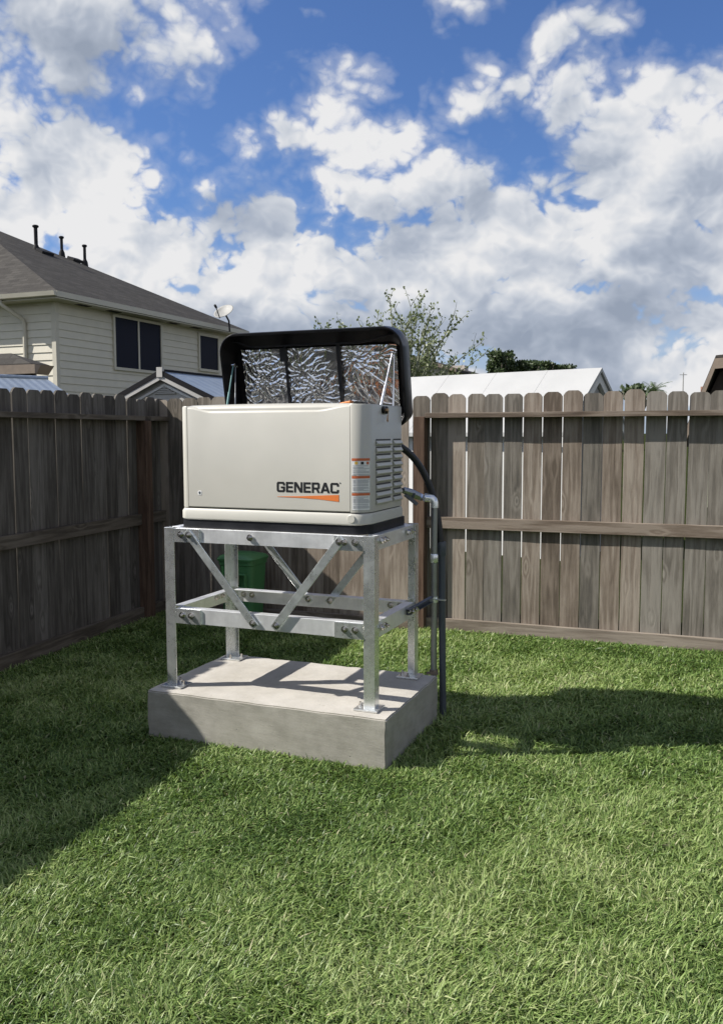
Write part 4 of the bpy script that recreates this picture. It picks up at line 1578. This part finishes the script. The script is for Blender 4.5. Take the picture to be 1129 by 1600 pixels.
# gabled garden shed
sp_ = at(258, 580, 12.0)
shed = empty('garden_shed', (sp_.x, sp_.y, 0), TH)
tag(shed, 'small grey gabled garden shed with metal roof and black edge trim', 'shed')
zp, sl_ = sp_.z, 0.45
hwid, dep = 1.02, 3.0
for s in (-1, 1):
    e0 = (s * hwid, zp - hwid * sl_)
    m = MB()
    m.add([(0, -0.10, zp), (e0[0], -0.10, e0[1]), (e0[0], dep, e0[1]), (0, dep, zp), (0, -0.10, zp - 0.02), (e0[0], -0.10, e0[1] - 0.02), (e0[0], dep, e0[1] - 0.02), (0, dep, zp - 0.02)],
          [(0, 1, 2, 3), (7, 6, 5, 4), (0, 4, 5, 1), (1, 5, 6, 2), (2, 6, 7, 3), (3, 7, 4, 0)])
    m.build('roof', 'shed_roof_metal', shed)
    for nm, mt, zo, zt_, y0, y1 in (('edge_trim', 'black_trim', 0.012, -0.058, -0.125, -0.101), ('rake_board', 'shed_wall', -0.060, -0.118, -0.118, -0.095), ('gable_trim', 'white_paint', -0.165, -0.200, -0.026, -0.002)):
        k0 = 0.015 * s
        m = MB()
        m.prism([(0.0, zp + zo), (e0[0] * 1.01, e0[1] + zo - 0.004), (e0[0] * 1.01, e0[1] + zt_), (0.0, zp + zt_)], y0, y1, 'XZ')
        m.build(nm, mt, shed)
MB().prism([(-0.92, 0), (0.92, 0), (0.92, zp - 0.92 * sl_ - 0.03), (0, zp - 0.03), (-0.92, zp - 0.92 * sl_ - 0.03)], 0.0, dep - 0.05, 'XZ').build('wall', 'shed_wall', shed)
MB().box(-0.045, 0.045, -0.135, -0.09, zp - 0.085, zp + 0.045).build('ridge_block', 'shed_wall', shed)
MB().tube([(0, -0.08, zp + 0.005), (0, dep, zp + 0.005)], 0.022, 8).build('ridge_cap', 'black_trim', shed)
for i in range(4):
    hh = zp - 0.225 - i * 0.024
    ww = 0.03 + i * 0.045
    MB().obox((0.0, -0.016, hh), (ww, 0, 0), (0, 0.010, -0.006), (0, 0.003, 0.007)).build('louver', 'shed_wall', shed)

# white metal roofed outbuilding behind the back fence
wp_ = at(928, 575, 11.2)
wh = math.atan2(-0.627, 0.778)
wb = empty('white_outbuilding', (wp_.x, wp_.y, 0), wh)
tag(wb, 'low white outbuilding with bright white metal gable roof behind the back fence', 'outbuilding')
zr, run, drop = wp_.z, 0.98, 0.80
LB = 7.0
for s in (-1, 1):
    m = MB()
    m.add([(0.1, 0, zr), (0.1, s * run, zr - drop), (-LB, s * run, zr - drop), (-LB, 0, zr), (0.1, 0, zr - 0.05), (0.1, s * run, zr - drop - 0.05), (-LB, s * run, zr - drop - 0.05), (-LB, 0, zr - 0.05)],
          [(0, 1, 2, 3), (7, 6, 5, 4), (0, 4, 5, 1), (1, 5, 6, 2), (2, 6, 7, 3), (3, 7, 4, 0)])
    rf = m.build('roof', 'white_metal_roof', wb)
    nn = Vector((0, s * drop, run)).normalized()
    dd = Vector((0, s * run, -drop))
    for i in range(1, 12):
        xx = 0.1 - i * 0.76
        MB().obox(Vector((xx, 0, zr)) + dd * 0.5 + nn * 0.0006, (0.022, 0, 0), dd * 0.497, nn * 0.0014).build('roof_seam', 'white_metal_roof', rf)
    MB().prism([(0, zr - 0.06), (s * run, zr - drop - 0.06), (s * run, zr - drop - 0.17), (0, zr - 0.18)], 0.02, 0.075, 'YZ').build('rake_board', 'white_paint', wb)
MB().prism([(-run + 0.15, 0), (run - 0.15, 0), (run - 0.15, zr - drop + 0.06), (0, zr - 0.07), (-run + 0.15, zr - drop + 0.06)], -LB + 0.1, 0.0, 'YZ').build('wall', 'white_paint', wb)
MB().prism([(-run + 0.16, 0), (run - 0.16, 0), (run - 0.16, zr - drop - 0.04), (0, zr - 0.19), (-run + 0.16, zr - drop - 0.04)], 0.001, 0.018, 'YZ').build('gable_shade_siding', 'grey_siding', wb)  # shade of the unlit gable end is put into this grey

# house whose roof shows behind the bare tree
bp = at(690, 582, 38.0)
bh = empty('grey_roofed_house', (bp.x, bp.y, 0), TH)
tag(bh, 'far house with grey roof slope and tan chimney behind the sparse tree', 'house')
roof_face(bh, 'roof', [(1.2, -2.0, 4.05), (1.2, 6, 4.05), (-3.2, 6, 5.35), (-3.2, -2.0, 5.35)])
roof_face(bh, 'roof', [(-7.6, 6, 4.05), (-7.6, -2.0, 4.05), (-3.2, -2.0, 5.35), (-3.2, 6, 5.35)])
MB().prism([(-7.2, 0), (0.8, 0), (0.8, 4.15), (-3.2, 5.15), (-7.2, 4.15)], -1.6, 5.7, 'XZ').build('wall', 'siding_paint', bh)
m = MB()
m.prism([(1.2, 3.94), (1.2, 4.07), (-3.2, 5.37), (-3.2, 5.19)], -2.05, -2.001, 'XZ')
m.build('rake_board', 'brown_trim', bh)
cpt = at(718, 583, 40.0)
cl_ = Matrix.Rotation(-TH, 3, 'Z') @ (cpt - Vector((bp.x, bp.y, 0)))
MB().box(cl_.x - 0.3, cl_.x + 0.3, cl_.y - 0.3, cl_.y + 0.3, 0, cl_.z + 0.32).build('chimney', 'chimney_tan', bh)

# corner of a brown eaved house at the right edge
rp = at(1127, 558, 18.0)
rh = empty('brown_eaved_house', (rp.x, rp.y, 0), TH - R(13))
tag(rh, 'pale green house corner with brown rake board at the right edge', 'house')
zr = rp.z
roof_face(rh, 'roof', [(-0.66, -0.5, zr - 1.75), (-0.66, 6, zr - 1.75), (0.0, 6, zr), (0.0, -0.5, zr)], thick=0.05)
roof_face(rh, 'roof', [(6, -0.5, zr + 0.35), (6, 6, zr + 0.35), (0.002, 6, zr + 0.004), (0.002, -0.5, zr + 0.004)], thick=0.05)
m = MB()
m.prism([(-0.66, zr - 1.82), (0.0, zr - 0.06), (0.0, zr - 0.26), (-0.56, zr - 1.82)], -0.545, -0.501, 'XZ')
m.prism([(0.0, zr - 0.06), (6, zr + 0.28), (6, zr + 0.08), (0.0, zr - 0.26)], -0.545, -0.501, 'XZ')
m.build('rake_board', 'brown_trim', rh)
MB().prism([(-0.40, 0), (6, 0), (6, zr + 0.25), (0.1, zr - 0.08), (-0.40, zr - 1.25)], 0.0, 5.8, 'XZ').build('wall', 'pale_green_wall', rh)
MB().prism([(-0.40, zr - 1.22), (0.0, zr - 0.27), (1.5, zr - 0.18), (1.5, zr - 0.62), (0.42, zr - 0.70), (0.02, zr - 1.22)], -0.09, -0.005, 'XZ').build('gable_painted_shade', 'brown_dark', rh)  # dark sheet added for the shade under the rake, not a real board
MB().box(-0.52, -0.34, 0.5, 0.8, 0, zr - 0.55).build('chimney', 'brick_red', rh)

# ------------------------------------------------------------------ trees
def leaf_quad(m, p, rs, s):
    a = Vector((rs.gauss(0, 1), rs.gauss(0, 1), rs.gauss(0, 1))).normalized()
    b = a.cross(Vector((rs.gauss(0, 1), rs.gauss(0, 1), rs.gauss(0, 1)))).normalized()
    w = s * rs.uniform(0.28, 0.45)
    l_ = s * rs.uniform(0.7, 1.2)
    m.add([p, p + a * l_ * 0.5 + b * w, p + a * l_, p + a * l_ * 0.5 - b * w], [(0, 1, 2, 3)])


def sparse_tree():
    rs = random.Random(21)
    base = at(627, 600, 25.0)
    root = empty('sparse_tree', (base.x, base.y, 0), 0)
    tag(root, 'thin leaved tree with long upright bare branches behind the generator lid', 'tree')
    tr = MB()
    tr.tube([(0, 0, 0), (0.05, 0, 0.8), (0.02, 0.05, 1.7)], [0.17, 0.13, 0.11], 8)
    lf = MB()
    for i in range(74):
        az = rs.uniform(0, 2 * math.pi)
        spread = rs.uniform(0.05, 0.98) ** 0.75
        p = Vector((0.02, 0.05, rs.uniform(1.0, 1.7)))
        L = rs.uniform(2.6, 4.0) * (1 - 0.06 * spread)
        d = Vector((math.cos(az) * spread * 0.85, math.sin(az) * spread * 0.85, 1)).normalized()
        pts, rad = [p.copy()], [0.036]
        n = 9
        bend = Vector((rs.gauss(0, 0.07), rs.gauss(0, 0.07), 0.02))
        for j in range(n):
            d = (d + bend + Vector((rs.gauss(0, 0.06), rs.gauss(0, 0.06), rs.gauss(0, 0.04)))).normalized()
            p = p + d * (L / n)
            pts.append(p.copy())
            rad.append(0.036 * (1 - (j + 1) / n) ** 0.8 + 0.006)
            if j > 1:
                for k in range(rs.choice([1, 2, 2])):
                    q = p.copy()
                    e = (d + Vector((rs.gauss(0, 0.5), rs.gauss(0, 0.5), rs.uniform(-0.1, 0.4)))).normalized()
                    tl = rs.uniform(0.2, 0.6)
                    tw = [q.copy()]
                    for s in range(3):
                        e = (e + Vector((rs.gauss(0, 0.12), rs.gauss(0, 0.12), 0.06))).normalized()
                        q = q + e * tl / 3
                        tw.append(q.copy())
                        for w_ in range(rs.choice([1, 1, 2, 3, 3])):
                            leaf_quad(lf, q + Vector((rs.gauss(0, 0.03), rs.gauss(0, 0.03), rs.gauss(0, 0.03))), rs, 0.10)
                    tr.tube(tw, [0.010, 0.008, 0.006, 0.005], 4, False)
                for w_ in range(2 if p.z < 3.0 else 1):
                    leaf_quad(lf, p + Vector((rs.gauss(0, 0.07), rs.gauss(0, 0.07), rs.gauss(0, 0.07))), rs, 0.12)
        tr.tube(pts, rad, 5, False)
    # fuller low foliage
    for i in range(380):
        q = Vector((rs.gauss(0, 0.8) - 0.35, rs.gauss(0, 0.7), rs.uniform(1.2, 2.9)))
        leaf_quad(lf, q, rs, 0.13)
    tr.build('trunk', 'bark_green', root)
    lf.build('crown', 'leaf_pale', root)


sparse_tree()


def bushy_tree(px, py, Y, rx, rz, label, seed, n=6000, mat='leaf_dark', ls=0.26):
    rs = random.Random(seed)
    c = at(px, py, Y)
    root = empty('broadleaf_tree', (c.x, c.y, 0), 0)
    tag(root, label, 'tree', 'dark trees beyond the white roof')
    tr = MB()
    tr.tube([(0, 0, 0), (0.1, 0.05, c.z * 0.5), (0, 0, c.z)], [0.30, 0.22, 0.1], 8)
    for i in range(9):
        q = rs.uniform(0, 6.28)
        tr.tube([(0, 0, c.z * 0.55), (math.cos(q) * rx * 0.4, math.sin(q) * rx * 0.4, c.z * 0.8), (math.cos(q) * rx * 0.75, math.sin(q) * rx * 0.7, c.z + rz * rs.uniform(-0.2, 0.5))], [0.12, 0.08, 0.03], 6)
    tr.build('trunk', 'bark', root)
    lf = MB()
    cl = [(Vector((rs.gauss(0, 0.38) * rx, rs.gauss(0, 0.38) * rx, rs.uniform(-0.7, 0.6) * rz)), rs.uniform(0.22, 0.42)) for _ in range(26)]
    for i in range(n):
        k, r_ = rs.choice(cl)
        v = Vector((rs.gauss(0, 1), rs.gauss(0, 1), rs.gauss(0, 1))).normalized() * (rs.random() ** 0.4)
        q = k + Vector((v.x * rx * r_, v.y * rx * r_, v.z * rz * r_))
        leaf_quad(lf, q + Vector((0, 0, c.z)), rs, ls)
    lf.build('crown', mat, root)


bushy_tree(779, 568, 70, 1.35, 1.15, 'tall round dark tree above the white roof', 4)
bushy_tree(818, 577, 72, 1.6, 0.75, 'low dark tree just right of the tall round one', 5)
bushy_tree(850, 578, 76, 2.2, 0.72, 'low spreading dark tree at the right end of the row', 6)


def palm():
    rs = random.Random(3)
    c = at(1020, 612, 45.0)
    root = empty('palm_tree', (c.x, c.y, 0), 0)
    tag(root, 'green palm top just showing over the back fence', 'tree')
    MB().tube([(0, 0, 0), (0.1, 0, c.z * 0.6), (0, 0, c.z)], [0.2, 0.16, 0.14], 8).build('trunk', 'bark', root)
    m = MB()
    for i in range(26):
        q = rs.uniform(0, 6.28)
        el = rs.uniform(-0.2, 1.1)
        d = Vector((math.cos(q) * math.cos(el), math.sin(q) * math.cos(el), math.sin(el)))
        L = rs.uniform(0.6, 1.05)
        p = Vector((0, 0, c.z))
        side = d.cross(Vector((0, 0, 1))).normalized()
        for j in range(9):
            d = (d + Vector((0, 0, -0.10))).normalized()
            q0 = p.copy()
            p = p + d * (L / 9)
            for s in (-1, 1):
                tipv = q0 + side * s * 0.26 * (1 - j / 12) + d * 0.16 - Vector((0, 0, 0.05))
                m.add([q0, q0 + d * 0.06, tipv], [(0, 1, 2)])
    m.build('crown', 'leaf_palm', root)


palm()
bushy_tree(995, 612, 46, 1.0, 0.35, 'small dark shrub top beside the palm behind the fence', 8, 500, ls=0.25)

# radio mast
mp = at(1066, 610, 60.0)
mast = MB()
mz = at(1066, 582, 60.0).z
mast.tube([(0, 0, 0), (0, 0, mz)], [0.06, 0.03], 6)
mast.tube([(-0.25, 0, mz - 0.15), (0.25, 0, mz - 0.15)], 0.02, 5)
mo = mast.build('antenna_mast', 'dish_grey', None, loc=(mp.x, mp.y, 0))
tag(mo, 'thin antenna mast far beyond the fence at right', 'antenna')
